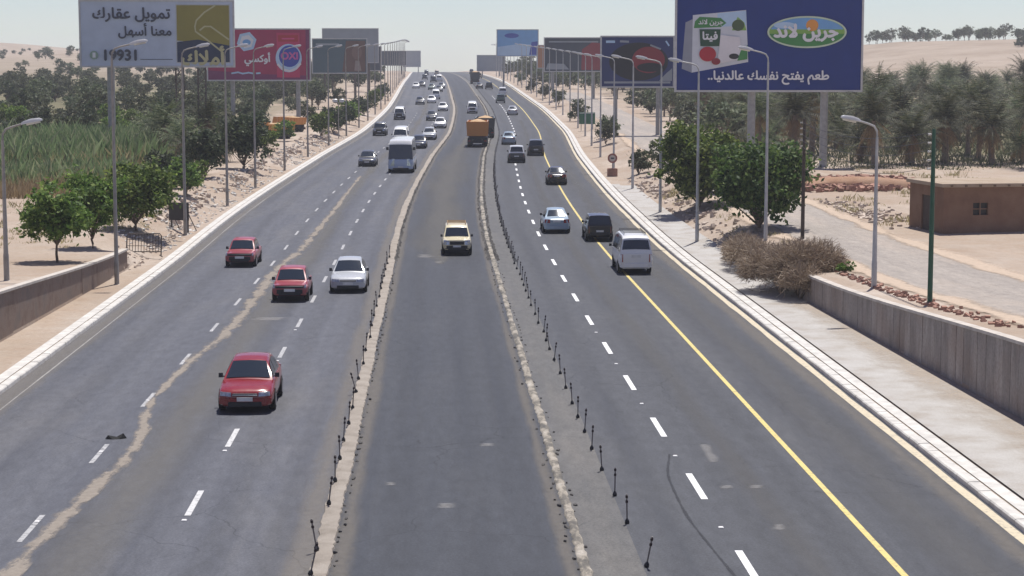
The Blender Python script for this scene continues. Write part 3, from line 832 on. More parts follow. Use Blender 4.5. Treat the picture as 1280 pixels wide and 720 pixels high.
ON = 'oncoming traffic'; AW = 'traffic driving away'
v_red = vehicle('sedan', 'car', 'crimson', -5.86, 58.9, 0, 'crimson saloon car nearest the camera, driving towards us', 'car', group=ON)
vehicle('boxy', 'car', 'faded_red', -6.62, 87.3, 0, 'boxy old red saloon beside the silver saloon', 'car', group=ON, scale=1.02)
vehicle('boxy', 'car', 'faded_red', -10.37, 102.8, 0, 'small faded red car in the lane next to the sandy verge', 'car', group=ON, yaw=-.02)
vehicle('sedan', 'car', 'silver', -4.15, 90.7, 0, 'silver saloon oncoming beside the sandy median strip', 'car', group=ON)
vehicle('sedan', 'car', 'grey', -8.26, 191, 0, 'dark grey car oncoming beside the pale blue coach', 'car', group=ON)
vehicle('bus', 'bus', 'bus_blue', -4.45, 180.9, 0, 'coach with pale blue front and white roof, oncoming', 'bus', roof='white', group=ON)
vehicle('van', 'minibus', 'white', -7.32, 230.6, 0, 'white minibus right behind the coach', 'minibus', group=ON, scale=1.05)
vehicle('sedan', 'car', 'dark_blue', -4.65, 221.9, 0, 'dark car on the median side just behind the coach', 'car', group=ON)
vehicle('sedan', 'car', 'silver', -4.41, 241.8, 0, 'pale silver car following the dark car behind the coach', 'car', group=ON)
vehicle('sedan', 'car', 'white', -4.0, 273.5, 0, 'white car hugging the median strip, past the pale silver car', 'car', group=ON)
vehicle('sedan', 'car', 'grey', -5.74, 298.6, 0, 'dark saloon half a length behind the median-hugging white car', 'car', group=ON)
vehicle('sedan', 'car', 'white', -4.46, 336.3, 0, 'bright white car with dark front by the median bend', 'car', group=ON)
vehicle('suv', 'car', 'grey', -11.35, 252.1, 0, 'dark off-roader oncoming along the kerb, behind the grey car', 'car', group=ON)
vehicle('van', 'minibus', 'dark_blue', -10.86, 301.5, 0, 'dark minibus with white roof close to the kerb', 'minibus', roof='white', group=ON)
FAR = [('sedan','grey',-8.88,367.4,'dark car alone in the middle lane up the rise'),('sedan','white',-6.69,376.1,'white car next to the lone dark car up the rise'),
 ('van','white',-5.82,399.1,'white van with dark front up the rise'),('sedan','white',-10.62,475.1,'pale car nearest the kerb high on the rise'),
 ('sedan','black',-9.2,485.7,'black car beside the pale kerbside car high on the rise'),('sedan','green',-6.78,461.9,'dark green car high on the rise'),
 ('sedan','grey',-5.02,446.6,'small grey car tucked in beside the median high on the rise'),('sedan','dark_blue',-4.34,471.6,'dark blue car following the small grey one high on the rise'),
 ('suv','black',-8.82,585.4,'lone dark car near the crest on the oncoming side'),('van','grey',-6.33,538.5,'dark van with pale top below the crest'),
 ('van','white',-4.61,550.3,'white van nearest the median below the crest'),('van','grey',-8.22,722.5,'tiny dark van at the crest, nearest the kerb'),
 ('van','tan',-4.34,722.5,'tiny tan van at the crest, nearest the median')]
for k, c, u, Y, lb in FAR: vehicle(k, 'minibus' if k == 'van' else 'car', c, u, Y, 0, lb, 'van' if k == 'van' else 'car', far=True, group=ON)
# right carriageway
v_van = vehicle('van', 'minibus', 'white', 10.2, 98.4, 1, 'white minibus with roof rack driving away over the yellow line', 'minibus', group=AW)
vehicle('suv', 'car', 'black', 9.85, 116.1, 1, 'black off-roader just ahead of the white minibus', 'car', group=AW, scale=.93)
vehicle('sedan', 'car', 'pale_blue', 7.56, 121.2, 1, 'pale blue-silver saloon driving away left of the black off-roader', 'car', group=AW)
vehicle('sedan', 'car', 'black', 9.56, 164.3, 1, 'dark saloon driving away astride the yellow line', 'car', group=AW, roof='grey')
vehicle('suv', 'car', 'grey', 6.54, 196.5, 1, 'white and dark jeep on the dashed lane line', 'car', roof='white', group=AW)
vehicle('suv', 'car', 'black', 8.75, 207.2, 1, 'black car just right of and beyond the white and dark jeep', 'car', roof='grey', group=AW)
vehicle('sedan', 'car', 'pale_blue', 5.72, 230.3, 1, 'light blue car right behind the tipper lorries, by the dark line', 'car', group=AW)
FAR = [('sedan','silver',7.31,319.3,'silver car alone on the bend between the white lines'),('suv','green',6.79,375.8,'dark green off-roader at the foot of the rise'),
 ('van','white',8.52,413.7,'white van just ahead of the dark green off-roader'),('suv','black',7.16,467.5,'black car driving up the rise beside a grey one'),
 ('sedan','grey',4.93,471.5,'grey car driving up the rise beside a black one'),('suv','tan',8.5,617.4,'small tan car near the crest, driving away'),('van','grey',10.3,785,'tiny grey van vanishing over the crest')]
for k, c, u, Y, lb in FAR: vehicle(k, 'minibus' if k == 'van' else 'car', c, u, Y, 1, lb, 'van' if k == 'van' else 'car', far=True, group=AW)
# centre carriageway
v_wag = vehicle('suv', 'estate_car', 'cream', 1.16, 108.5, 0, 'cream estate car with roof rack on the empty centre carriageway', 'car', scale=.94)
vehicle('van', 'minibus', 'white', .64, 326, 0, 'white minibus oncoming on the centre carriageway beyond the orange tipper', 'minibus')
def rack(root, y0, y1, w, z, mat):
    mb = MB()
    for x in (-w, w): mb.tube([(x, y0, z), (x, y1, z)], .018, 6)
    n = 5
    for i in range(n):
        y = y0+(y1-y0)*i/(n-1); mb.tube([(-w, y, z), (w, y, z)], .015, 6)
        for x in (-w, w): mb.tube([(x, y, z-.10), (x, y, z)], .014, 5)
    ob('roof_rack', mb.mesh('roof_rack', mat, 40), root)
rack(v_van, -1.0, 1.6, .55, 2.10, M_BLACK)
rack(v_wag, -.2, 1.6, .55, 1.80, plain('rack_brown', (.35, .22, .1), .7))

def tipper(name, col, u, Y, label, bedh=1.35, tail='steel', yaw=0., onground=False, size=1.0):
    p0 = P(u, Y+3.6, .005)
    if onground: p0 = (p0[0], p0[1], ground(p0[0], p0[1]))
    root = empty(name, p0); sl = math.atan(slope(Y)); bd = math.atan(bend(Y))
    root.rotation_euler = (-sl, 0, math.pi-bd+yaw); root.scale = (size,)*3; tag(root, label, 'lorry')
    # local: front -y (3.6), tail +y
    ob('chassis_and_shade', MB().box(-.45, .45, -3.4, 3.5, .62, .86).box(-.95, .95, -1.4, 3.4, .862, 1.27).box(-1.15, 1.15, 3.2, 3.45, .62, .80).mesh('chassis_and_shade', M_BLACK), root)  # frame rails plus a wide black block painting the shade under the bed
    w0, w1, z0, z1 = 1.12, 1.22, 1.28, 1.28+bedh+.2
    bed = MB()
    outer = [(-w0, -1.5, z0), (w0, -1.5, z0), (w0, 3.55, z0), (-w0, 3.55, z0)]
    top_ = [(-w1, -1.6, z1), (w1, -1.6, z1), (w1, 3.75, z1), (-w1, 3.75, z1)]
    inn = [(-w1+.09, -1.5, z1), (w1-.09, -1.5, z1), (w1-.09, 3.64, z1), (-w1+.09, 3.64, z1)]
    flo = [(-w1+.12, -1.4, z1-.25), (w1-.12, -1.4, z1-.25), (w1-.12, 3.5, z1-.25), (-w1+.12, 3.5, z1-.25)]
    bed.loft([outer, top_, inn, flo])
    b_ = ob('tipper_body', bed.mesh('tipper_body', PAINT[col], 20), root)
    for i in range(6):
        y = -1.3+i*.95
        for sd in (1, -1):
            ob('side_rib', MB().add([(sd*w0, y-.05, z0), (sd*(w0+.07), y-.05, z0), (sd*(w0+.07), y+.05, z0), (sd*w0, y+.05, z0), (sd*w1, y-.05, z1-.02), (sd*(w1+.07), y-.05, z1-.02), (sd*(w1+.07), y+.05, z1-.02), (sd*w1, y+.05, z1-.02)], [(0,1,2,3),(4,5,6,7),(0,1,5,4),(1,2,6,5),(2,3,7,6),(3,0,4,7)]).mesh('side_rib', PAINT[col], 20), b_)
    tg = ob('tailgate', MB().add([(-w0+.03, 3.57, z0+.05), (w0-.03, 3.57, z0+.05), (w1-.04, 3.775, z1-.03), (-w1+.04, 3.775, z1-.03), (-w0+.03, 3.64, z0+.05), (w0-.03, 3.64, z0+.05), (w1-.04, 3.84, z1-.03), (-w1+.04, 3.84, z1-.03)], [(0,3,2,1),(4,5,6,7),(0,1,5,4),(1,2,6,5),(2,3,7,6),(3,0,4,7)]).mesh('tailgate', PAINT[col], 20), root)
    for i in range(4):
        x = -.9+i*.6
        ob('gate_rib', MB().add([(x-.04, 3.63, z0+.05), (x+.04, 3.63, z0+.05), (x+.04, 3.84, z1-.06), (x-.04, 3.84, z1-.06), (x-.04, 3.70, z0+.05), (x+.04, 3.70, z0+.05), (x+.04, 3.91, z1-.06), (x-.04, 3.91, z1-.06)], [(0,3,2,1),(4,5,6,7),(0,1,5,4),(1,2,6,5),(2,3,7,6),(3,0,4,7)]).mesh('gate_rib', PAINT[col], 20), tg)
    # heaped load
    r = random.Random(3); rows = []
    for i in range(9):
        y = -1.35+i*.6; rows.append([(x*1.08, y, z1-.22+.42*(1-(x)**2)*(1-((y-1.05)/2.7)**2)+r.uniform(-.05, .05)) for x in (-1, -.7, -.35, 0, .35, .7, 1)])
    ob('load', MB().grid(rows).mesh('load', M_LOAD, 60), root)
    ob('cab', MB().loft([[(x, y, z) for x, y in ((-1.1, -3.5), (1.1, -3.5), (1.15, -3.2), (1.15, -1.75), (-1.15, -1.75), (-1.15, -3.2))] for z in (.55, 1.5)]+[[(x*.92, y*.98-.05, 2.45) for x, y in ((-1.1, -3.3), (1.1, -3.3), (1.15, -3.1), (1.15, -1.75), (-1.15, -1.75), (-1.15, -3.1))]]).mesh('cab', PAINT[tail], 35), root)
    ob('windscreen', MB().add([(-.95, -3.53, 1.55), (.95, -3.53, 1.55), (.88, -3.33, 2.32), (-.88, -3.33, 2.32)], [(0,1,2,3)]).mesh('windscreen', M_GLASS), root)
    ob('rear_bumper', MB().cbox(-1.15, 1.15, 3.45, 3.58, .45, .62, .02).mesh('rear_bumper', M_BLACK, 30), root)
    for sd in (1, -1):
        ob('tail_light', MB().cbox(sd*.95-.14, sd*.95+.14, 3.56, 3.62, .66, .78, .015).mesh('tail_light', M_TAIL, 30), root)
        ob('mud_flap', MB().box(sd*.82-.26, sd*.82+.26, 3.05, 3.08, .22, .8).mesh('mud_flap', M_BLACK), root)
    ty = MB().lathe([(.3, -.26), (.48, -.26), (.5, -.22), (.5, -.03), (.46, 0), (.5, .03), (.5, .22), (.48, .26), (.3, .26)], 'x', 20).mesh('wheel', M_TYRE, 35)
    rm = MB().lathe([(.3, -.255), (.2, -.12), (.05, -.15), (.01, -.15)], 'x', 14).lathe([(.01, .15), (.05, .15), (.2, .12), (.3, .255)], 'x', 14).mesh('rim', M_BLACK, 35)
    for wy in (-2.6, 1.2, 2.45):
        for sd in (1, -1):
            ob('rim', rm, ob('wheel', ty, root, (sd*.90, wy, .5)))
    return root
M_LOAD = earth('load_earth', (.45, .30, .17), (.55, .38, .22), (.6, .45, .30), 1.0)
tipper('tipper_lorry', 'orange', 2.06, 225.2, 'orange tipper lorry with heaped earth seen from behind, centre carriageway', 1.5)
tipper('tipper_lorry', 'grey', 2.55, 246, 'dark lorry half hidden ahead of the orange tipper', 1.1, tail='grey')
tipper('tipper_lorry', 'orange', -22.3, 226, 'nearer orange lorry parked off the oncoming verge among bushes', .8, 'orange', .9, True, .74)
tipper('tipper_lorry', 'orange', -22.6, 244, 'farther orange lorry parked off the oncoming verge among bushes', 1.0, 'orange', .7, True, .74)
tipper('tipper_lorry', 'dark_blue', 4.9, 518.2, 'dark high-sided lorry climbing the rise beside the dark line', 1.7, tail='dark_blue')

# ------------------------------------------------------------------ delineator posts
b_base = MB().lathe([(.05, 0), (.058, .02), (.05, .07), (.03, .10), (.018, .12)], 'z', 12).mesh('base', M_BLACK, 40)
b_shaft = MB().lathe([(.018, .10), (.018, .70)], 'z', 8).mesh('shaft', plain('post_grey', (.20, .18, .165), .6), 40)
b_band = MB().lathe([(.016, 0), (.032, .004), (.032, .06), (.016, .065)], 'z', 10).mesh('band', plain('band_dark', (.035, .02, .02), .5), 40)
def delineators(u_of, ys, where, group):
    for i, Y in enumerate(ys):
        lean = (rng.gauss(0, .06), rng.gauss(0, .07), rng.uniform(0, 6)) if rng.random() > .12 else (rng.uniform(-.3, .3), rng.uniform(-.35, .35), 0)
        root = empty('delineator_post', P(u_of(Y)+rng.uniform(-.04, .04), Y, where[1])); root.rotation_euler = lean
        tag(root, 'thin dark-banded marker post %s, %s from the camera' % (where[0], nth(i)), 'marker post', group)
        ob('base', b_base, root); ob('shaft', b_shaft, root)
        ob('band', b_band, root, (0, 0, .61)); ob('band', b_band, root, (0, 0, .49))
yl = [39.0, 41.1, 45.5, 48.1, 50.9, 53.4, 56.0, 58.6, 61.6]
while yl[-1] < 104: yl.append(yl[-1]+rng.uniform(2.5, 3.6))
delineators(lambda Y: -2.62, yl, ('along the sandy median strip', .06), 'marker posts on the sandy strip')
yr = [39.6, 43.5, 46.4, 49.4, 52.2]
while yr[-1] < 190: yr.append(yr[-1]+rng.uniform(2.3, 3.1))
delineators(lambda Y: 4.43-.012*(min(Y, 56)-39.6), yr, ('beside the grey gritty shoulder', .008), 'marker posts along the shoulder')

# ------------------------------------------------------------------ street lamps
M_POLE = plain('lamp_pole_galvanised', (.46, .46, .45), .55, .35, var=.18, scale=1.5)
M_POLEW = plain('lamp_pole_worn', (.33, .31, .28), .7, .2, var=.25, scale=1.5)
M_HEAD = plain('lamp_head_shell', (.62, .62, .61), .4, .1)
M_LENS = plain('lamp_lens', (.52, .52, .48), .2, coat=1)
def lamp_meshes(h, arm, mat):
    pole = MB().lathe([(.17, 0), (.17, .03), (.115, .05), (.115, 1.1), (.10, 1.15), (.055, h-.5)], 'z', 10)
    pole.box(-.06, .06, -.135, -.09, .6, 1.0)
    pts = [(0, 0, h-.52), (.02, 0, h-.25), (.14, 0, h-.06), (.4, 0, h+.04), (arm, 0, h+.16)]
    am = MB().tube(pts, [.05, .048, .045, .042, .04], 8)
    x0 = arm-.05
    head = MB().loft([[(x0+t, y*w, h+.12+t*.2+z*hh) for y, z in ((-.5, 0), (.5, 0), (.5, .45), (.28, 1), (-.28, 1), (-.5, .45))] for t, w, hh in ((0, .11, .08), (.1, .20, .13), (.38, .28, .17), (.72, .27, .14), (.85, .14, .07))])
    lens = MB().loft([[(x0+t, y*w, h+.115+t*.2+z) for y, z in ((-.5, 0), (.5, 0), (.3, -.07), (-.3, -.07))] for t, w in ((.22, .21), (.42, .25), (.68, .22), (.78, .13))])
    return pole.mesh('pole', mat, 40), am.mesh('arm', mat, 50), head.mesh('lamp_head', M_HEAD, 40), lens.mesh('lens', M_LENS, 40)
LM = {}
def lamp(X, Y, Z, h, rz, label, group, arm=1.0, mat=None, tilt=0):
    mat = mat or M_POLE; key = (h, arm, mat.name)
    if key not in LM: LM[key] = lamp_meshes(h, arm, mat)
    root = empty('street_lamp', (X, Y, Z-.03), rz); root.rotation_euler[0] = tilt; tag(root, label, 'street lamp', group)
    p, a, hd, le = LM[key]
    ob('pole', p, root); ob('arm', a, root); ob('lens', le, ob('lamp_head', hd, root))
right_y = [113.3, 133.4, 156.4, 180.1]
while right_y[-1] < 640: right_y.append(right_y[-1]+22.8)
for i, Y in enumerate(right_y):
    X = 15.5+cx(Y); lamp(X, Y, ground(X, Y)+.05, 10.5, math.pi+rng.uniform(-.12, .12), 'tall street lamp on the pavement side of the outbound road, %s from the camera' % nth(i), 'lamps along the outbound kerb', tilt=rng.uniform(-.008, .008))
left_y = [93.0, 118.6, 140.5, 158.5, 181.3, 204]
while left_y[-1] < 640: left_y.append(left_y[-1]+23)
for i, Y in enumerate(left_y):
    X = -15.45+cx(Y); lamp(X, Y, ground(X, Y)+.0, 11.4, rng.uniform(-.12, .12), 'tall street lamp on the sandy verge of the oncoming road, %s from the camera' % nth(i), 'lamps along the oncoming kerb', .9, M_POLEW, rng.uniform(-.008, .008))
lamp(-17.67, 79.3, ground(-17.67, 79.3), 6.3, .15, 'short street lamp standing behind the brown plastered wall', None, .8, M_POLEW)
lamp(18.09, 78.3, ground(18.09, 78.3), 6.75, math.pi+.2, 'short street lamp standing behind the grey panelled wall', None, .8)
lamp(18.34, 106, ground(18.34, 106), 10.4, math.pi+.1, 'tall street lamp rising in front of the round green tree', None, .9)

# ------------------------------------------------------------------ vegetation
M_BARK = plain('bark_brown', (.16, .115, .08), .95, var=.3, scale=6)
M_PALMBARK = plain('palm_bark', (.20, .155, .115), .95, var=.35, scale=8)
M_LEAF = leafmat('leaf_green', [(.035, .065, .014), (.075, .13, .024), (.13, .20, .036), (.25, .31, .08)], .42, .1)
M_LEAFK = leafmat('leaf_deep_green', [(.02, .045, .012), (.045, .085, .02), (.08, .135, .03), (.16, .21, .055)], .35, .1)
M_LEAFG = leafmat('leaf_grey_green', [(.04, .055, .026), (.07, .09, .042), (.11, .13, .065), (.17, .18, .10)], .3, .2)
M_LEAFD = leafmat('leaf_dark', [(.022, .036, .016), (.045, .065, .028), (.085, .11, .045)], .3, .15)
M_PALM = leafmat('palm_frond', [(.022, .032, .013), (.045, .06, .024), (.085, .10, .042), (.19, .19, .10)], .28, .3)
M_PALMDRY = leafmat('palm_dry_frond', [(.20, .12, .055), (.28, .17, .08), (.33, .24, .14)], .2, .15)
M_REED = leafmat('reed_blade', [(.12, .19, .075), (.19, .27, .11), (.26, .335, .16), (.38, .39, .22)], .5, .0)
M_REEDY = leafmat('reed_blade_straw', [(.22, .20, .10), (.33, .29, .14), (.43, .37, .2), (.5, .43, .26)], .5, .0)
M_DRYGRASS = leafmat('dry_grass', [(.25, .18, .09), (.36, .27, .15), (.42, .33, .2)], .25, .0)
M_TWIG = leafmat('dry_twig', [(.15, .10, .07), (.24, .175, .125), (.33, .25, .185), (.40, .32, .25)], .15, .1)

def leaf_cloud(g, lobes, n, size, flat=.3, shell=.5):
    lob = np.array(lobes); vol = lob[:, 3]*lob[:, 4]*lob[:, 5]
    idx = g.choice(len(lob), n, p=vol**.8/np.sum(vol**.8))
    d = g.normal(size=(n, 3)); d /= np.linalg.norm(d, axis=1)[:, None]
    r = shell+(1-shell)*np.sqrt(g.random(n))
    # leaves sit in sprays: most gather round a few dozen spray centres, the rest stray between them
    nc = max(30, n//38); ci = g.choice(len(lob), nc, p=vol**.8/np.sum(vol**.8)); cd = g.normal(size=(nc, 3)); cd /= np.linalg.norm(cd, axis=1)[:, None]
    cc = lob[ci, :3]+cd*lob[ci, 3:]*(.62+.45*g.random(nc))[:, None]; cr = lob[ci, 3]*.23*(.6+.8*g.random(nc))
    k = g.integers(0, nc, n); c = cc[k]+g.normal(size=(n, 3))*cr[k][:, None]*np.array([1, 1, .7])
    stray = g.random(n) < .16
    c[stray] = (lob[idx, :3]+d*lob[idx, 3:]*r[:, None])[stray]
    d = np.where(stray[:, None], d, cd[k])
    nrm = d*.45+g.normal(size=(n, 3))*.7+np.array([0, 0, flat]); nrm /= np.linalg.norm(nrm, axis=1)[:, None]
    t = np.cross(nrm, g.normal(size=(n, 3))); t /= np.linalg.norm(t, axis=1)[:, None]+1e-9
    b = np.cross(nrm, t)
    s = size*(.6+.8*g.random(n))[:, None]
    V = np.stack([c-t*s*.6, c+b*s*.32, c+t*s*.6, c-b*s*.32], 1).reshape(-1, 3)
    return V, np.arange(4*n).reshape(n, 4)
def limb_tree(seed, h, r, base, name, n, size, mat, flat=.4, lobes_n=11, trunk_r=.09, zsq=.8):
    """trunk with forking limbs, each limb carrying its own lobe of leaves"""
    rr = random.Random(seed); g = np.random.default_rng(seed)
    tb = MB(); lobes = []
    fork = base*.85
    tb.tube([(0, 0, -.1), (rr.uniform(-.05, .05), rr.uniform(-.05, .05), fork*.5), (rr.uniform(-.08, .08), rr.uniform(-.08, .08), fork+.05)], [trunk_r*1.25, trunk_r, trunk_r*.85], 8)
    ch_ = h-base; cz = base+ch_*.5
    for i in range(lobes_n):
        a = i*2.4+rr.uniform(-.4, .4); t = (i+.5)/lobes_n; el = -0.75+1.7*t
        q = rr.uniform(.42, .82)
        ex, ey, ez = math.cos(a)*r*q*math.cos(el*.9), math.sin(a)*r*q*math.cos(el*.9), cz+math.sin(el)*ch_*.5*q*1.1
        lr = r*rr.uniform(.26, .5)
        lobes.append((ex, ey, ez, lr, lr*rr.uniform(.85, 1.1), min(lr*zsq, ez-base*.6 if ez-base*.6 > .2 else lr*.5)))
        tb.tube([(0, 0, fork), (ex*.4, ey*.4, fork+(ez-fork)*.45), (ex*.9, ey*.9, ez)], [trunk_r*.6, trunk_r*.35, trunk_r*.12], 5)
    lobes.append((0, 0, cz, r*.6, r*.6, ch_*.38))
    V, Fc = leaf_cloud(g, lobes, n, size, flat)
    return tb.mesh('trunk', M_BARK, 50), np_mesh('crown', V, Fc, mat)
def put_tree(meshes, X, Y, label, group=None, s=1.0, rz=None, name='tree', cat='tree', dz=0, sz=None):
    root = empty(name, (X, Y, ground(X, Y)+dz), rng.uniform(0, 6.28) if rz is None else rz); k = sz or s
    root.scale = (s, s, k)
    tag(root, label, cat, group)
    ob('trunk', meshes[0], root); ob('crown', meshes[1], root)
    return root
# right: the two big street trees and shrubs beside the pavement
t = limb_tree(11, 5.4, 3.05, .2, 'tree', 13000, .25, M_LEAFK, lobes_n=16, trunk_r=.13)
put_tree(t, 18.9, 111.5, 'big round dark green tree beside the bend of the dusty side road', rz=.4)
t = limb_tree(12, 6.0, 3.3, .3, 'tree', 12000, .27, M_LEAF, lobes_n=15, trunk_r=.12)
put_tree(t, 17.9, 130, 'big bright green tree next to the pavement, behind a lamp', rz=2.0)
t = limb_tree(13, 4.6, 2.0, .5, 'tree', 4500, .26, M_LEAF, lobes_n=11)
put_tree(t, 20.2, 140, 'rounded green tree just beyond the two big pavement trees', rz=1.0)
sh = [limb_tree(20+i, 2.6, 1.25, .25, 'shrub', 1500, .2, M_LEAFG, lobes_n=9, trunk_r=.05) for i in range(3)]
for i, (u, Y, s_, w) in enumerate(((17.0, 169, 1.05, 'behind the round prohibition sign'), (18.6, 165, 1.2, 'between two lamps left of the bright green tree'), (17.0, 222, 1.1, 'on the verge beyond the prohibition sign'), (17.9, 235, 1.2, 'on the verge short of the green board'), (16.9, 292, 1.3, 'on the verge just past the green board'), (16.5, 350, 1.2, 'on the verge at the foot of the rise'), (16.5, 395, 1.3, 'on the verge halfway up the rise'), (16.5, 440, 1.3, 'on the verge high on the rise'), (16.4, 500, 1.3, 'on the verge near the top of the rise'))):
    put_tree(sh[i % 3], u+cx(Y), Y, 'dusty olive shrub %s' % w, 'shrubs on the outbound verge', s_, name='shrub', cat='shrub')
# left: four young street trees behind the brown wall, and darker ones beyond
t = limb_tree(31, 3.45, 1.9, .95, 'tree', 5200, .2, M_LEAF, lobes_n=13, trunk_r=.06, zsq=.8)
put_tree(t, -17.95, 91.4, 'small round green tree nearest the camera behind the brown wall', rz=.3)
t = limb_tree(32, 4.3, 1.65, .55, 'tree', 5200, .21, M_LEAF, lobes_n=15, trunk_r=.06, zsq=.95)
put_tree(t, -17.9, 100.5, 'taller narrow green tree second behind the brown wall', rz=1.3)
t = limb_tree(33, 4.1, 2.35, .3, 'tree', 8000, .22, M_LEAF, lobes_n=17, trunk_r=.08)
put_tree(t, -17.6, 113, 'broad dark green tree beside the black board', rz=2.2)
t = limb_tree(34, 2.6, 1.3, .3, 'tree', 2600, .22, M_LEAF, lobes_n=10, trunk_r=.06)
put_tree(t, -17.9, 138.5, 'small green bush past the black board', rz=.7, name='bush', cat='bush')
t = limb_tree(35, 5.4, 2.3, .4, 'tree', 5000, .27, M_LEAFD, lobes_n=14)
put_tree(t, -17.1, 172, 'dark bushy tree under the magenta hoarding', rz=.1)
t = limb_tree(36, 4.6, 1.9, .3, 'tree', 3500, .27, M_LEAFD, lobes_n=12)
put_tree(t, -18.9, 158, 'smaller dark tree in front of the palms by the magenta hoarding', rz=.1)
bs = [limb_tree(40+i, 3.4, 1.9, .25, 'bush', 1600, .28, M_LEAFD if i else M_LEAF, lobes_n=10, trunk_r=.06) for i in range(3)]
for i, (u, Y) in enumerate(((-17.3, 236), (-17.0, 248), (-17.2, 262), (-17.0, 276), (-17.1, 292), (-16.8, 310), (-16.8, 345), (-16.7, 388))):
    put_tree(bs[i % 3], u+cx(Y), Y, 'dark verge bush beyond the earth heaps, %s up the road' % nth(i), 'verge bushes on the oncoming side', rng.uniform(.85, 1.15), name='bush', cat='bush')

for i, (u, Y, s_) in enumerate(((-20.0, 222, .75), (-24.5, 232, 1.0), (-21.0, 208, .8), (-19.3, 200, .7), (-19.0, 128, .55), (-20.8, 133, .6), (-22.6, 137, .5), (-19.6, 146, .75), (-21.5, 150, .8), (-18.9, 149, .6))):
    put_tree(bs[i % 3], u+cx(Y), Y, 'low roadside bush between the black board and the orange lorries, %s leftmost' % nth(i), 'roadside bushes before the lorries', s_, name='bush', cat='bush')
# palms
def palm_mesh(seed, nf, L, trunk_h):
    rr = random.Random(seed); tb = MB()
    pts = []; rad = []
    for i in range(9):
        q = i/8; pts.append((.15*math.sin(q*2+seed), .12*math.sin(q*1.6), -.1+q*trunk_h)); rad.append(.24-.05*q+(.05 if i % 2 else 0))
    tb.tube(pts, rad, 9); top = Vector(pts[-1])
    def fronds(count, e_lo, e_hi, Lm, droop):
        V = []; Fq = []
        for k in range(count):
            az = k*2.399+rr.uniform(-.3, .3); q = (k+.5)/count; e = e_lo+(e_hi-e_lo)*q+rr.uniform(-.12, .12)
            Ln = Lm*rr.uniform(.85, 1.1); dr = droop*rr.uniform(.8, 1.25)
            p = top+Vector((0, 0, rr.uniform(-.1, .25))); seg = 9; h_ = Vector((math.cos(az), math.sin(az), 0)); sd = Vector((-math.sin(az), math.cos(az), 0))
            prev = None
            for j in range(seg+1):
                tt = j/seg; ang = e-dr*tt*tt
                d = h_*math.cos(ang)+Vector((0, 0, math.sin(ang)))
                nx = p+d*(Ln/seg)
                up = sd.cross(d)
                w = .035*(1-tt)+.008
                o = len(V); V += [p-sd*w, p+sd*w, nx+sd*w*.8, nx-sd*w*.8]; Fq.append((o, o+1, o+2, o+3))
                if tt > .08:
                    ll = Ln*.22*math.sin(min(1, .25+tt*.85)*math.pi*.95+.1)+.10
                    for s_ in (1, -1):
                        for sub in (0, .5):
                            bp = p+d*(Ln/seg)*sub
                            tip = bp+(sd*s_*.82+d*.62-up*0.0+Vector((0, 0, -.32-.25*rr.random())))*ll*rr.uniform(.8, 1.15)
                            ww = d*.045
                            o = len(V); V += [bp-ww, bp+ww, tip+d*.008, tip-d*.008]; Fq.append((o, o+1, o+2, o+3))
                p = nx
        return np.array([tuple(v) for v in V]), np.array(Fq)
    V, Fq = fronds(nf, -.25, 1.4, L, 1.05)
    cr = np_mesh('crown', V, Fq, M_PALM)
    V, Fq = fronds(max(6, nf//4), -1.25, -.55, L*.72, .35)
    return tb.mesh('trunk', M_PALMBARK, 30), cr, np_mesh('dead_fronds', V, Fq, M_PALMDRY)
PALMS = [palm_mesh(60+i, nf, L, th) for i, (nf, L, th) in enumerate(((32, 3.3, 2.8), (36, 3.5, 3.7), (30, 3.2, 1.9), (34, 3.4, 4.6), (28, 3.0, 1.0)))]
def palm(X, Y, label, group, s=1.0, k=None, dead=True, sz=None):
    m = PALMS[k if k is not None else rng.randrange(len(PALMS))]
    root = empty('palm_tree', (X, Y, ground(X, Y)), rng.uniform(0, 6.28)); root.scale = (s, s, sz or s*rng.uniform(.92, 1.1)); tag(root, label, 'palm', group)
    ob('trunk', m[0], root); ob('crown', m[1], root)
    if dead: ob('dead_fronds', m[2], root)
pts = []
def scatter(n, gen, dmin, tries=60):
    out = []
    for _ in range(n*tries):
        if len(out) >= n: break
        p = gen()
        if p and all((p[0]-q[0])**2+(p[1]-q[1])**2 > dmin*dmin for q in out): out.append(p)
    return out
def grove():
    Y = 174+(400-174)*rng.random()**.85; x = rng.uniform(300, 770)/2400*Y
    if x < 30+.06*(Y-172) or (Y < 184 and x < 40): return None
    return (x, Y)
gp = scatter(240, grove, 6.1)
gp.sort(key=lambda p: p[1])
for i, (X, Y) in enumerate(gp):
    palm(X, Y, 'date palm with drooping grey-green fronds in the dense grove', 'palms of the grove', rng.uniform(.72, 1.28)*(1 if Y < 260 else .9), dead=Y < 330)
for i, (X, Y, s_, k) in enumerate(((39.5, 172, 1.05, 1), (43.5, 174, 1.1, 0), (47.4, 177.8, 1.1, 1), (51.5, 176, 1.15, 0), (54, 171, 1.1, 3), (34.8, 185, 1.1, 1))):
    palm(X, Y, 'date palm with rusty fronds fronting the grove, %s from the hoarding' % nth(i), 'palms along the front of the grove', s_, k)
for i, (X, Y, s_, k) in enumerate(((-20.5, 163, .8, 2), (-22.5, 171, .85, 0), (-19.8, 182, .8, 2), (-25, 178, .9, 1), (-27.5, 188, .9, 0), (-23, 195, .9, 1))):
    palm(X, Y, 'pale feathery palm below the bank hoarding, %s up the road' % nth(i), 'palms below the hoardings', s_, k)

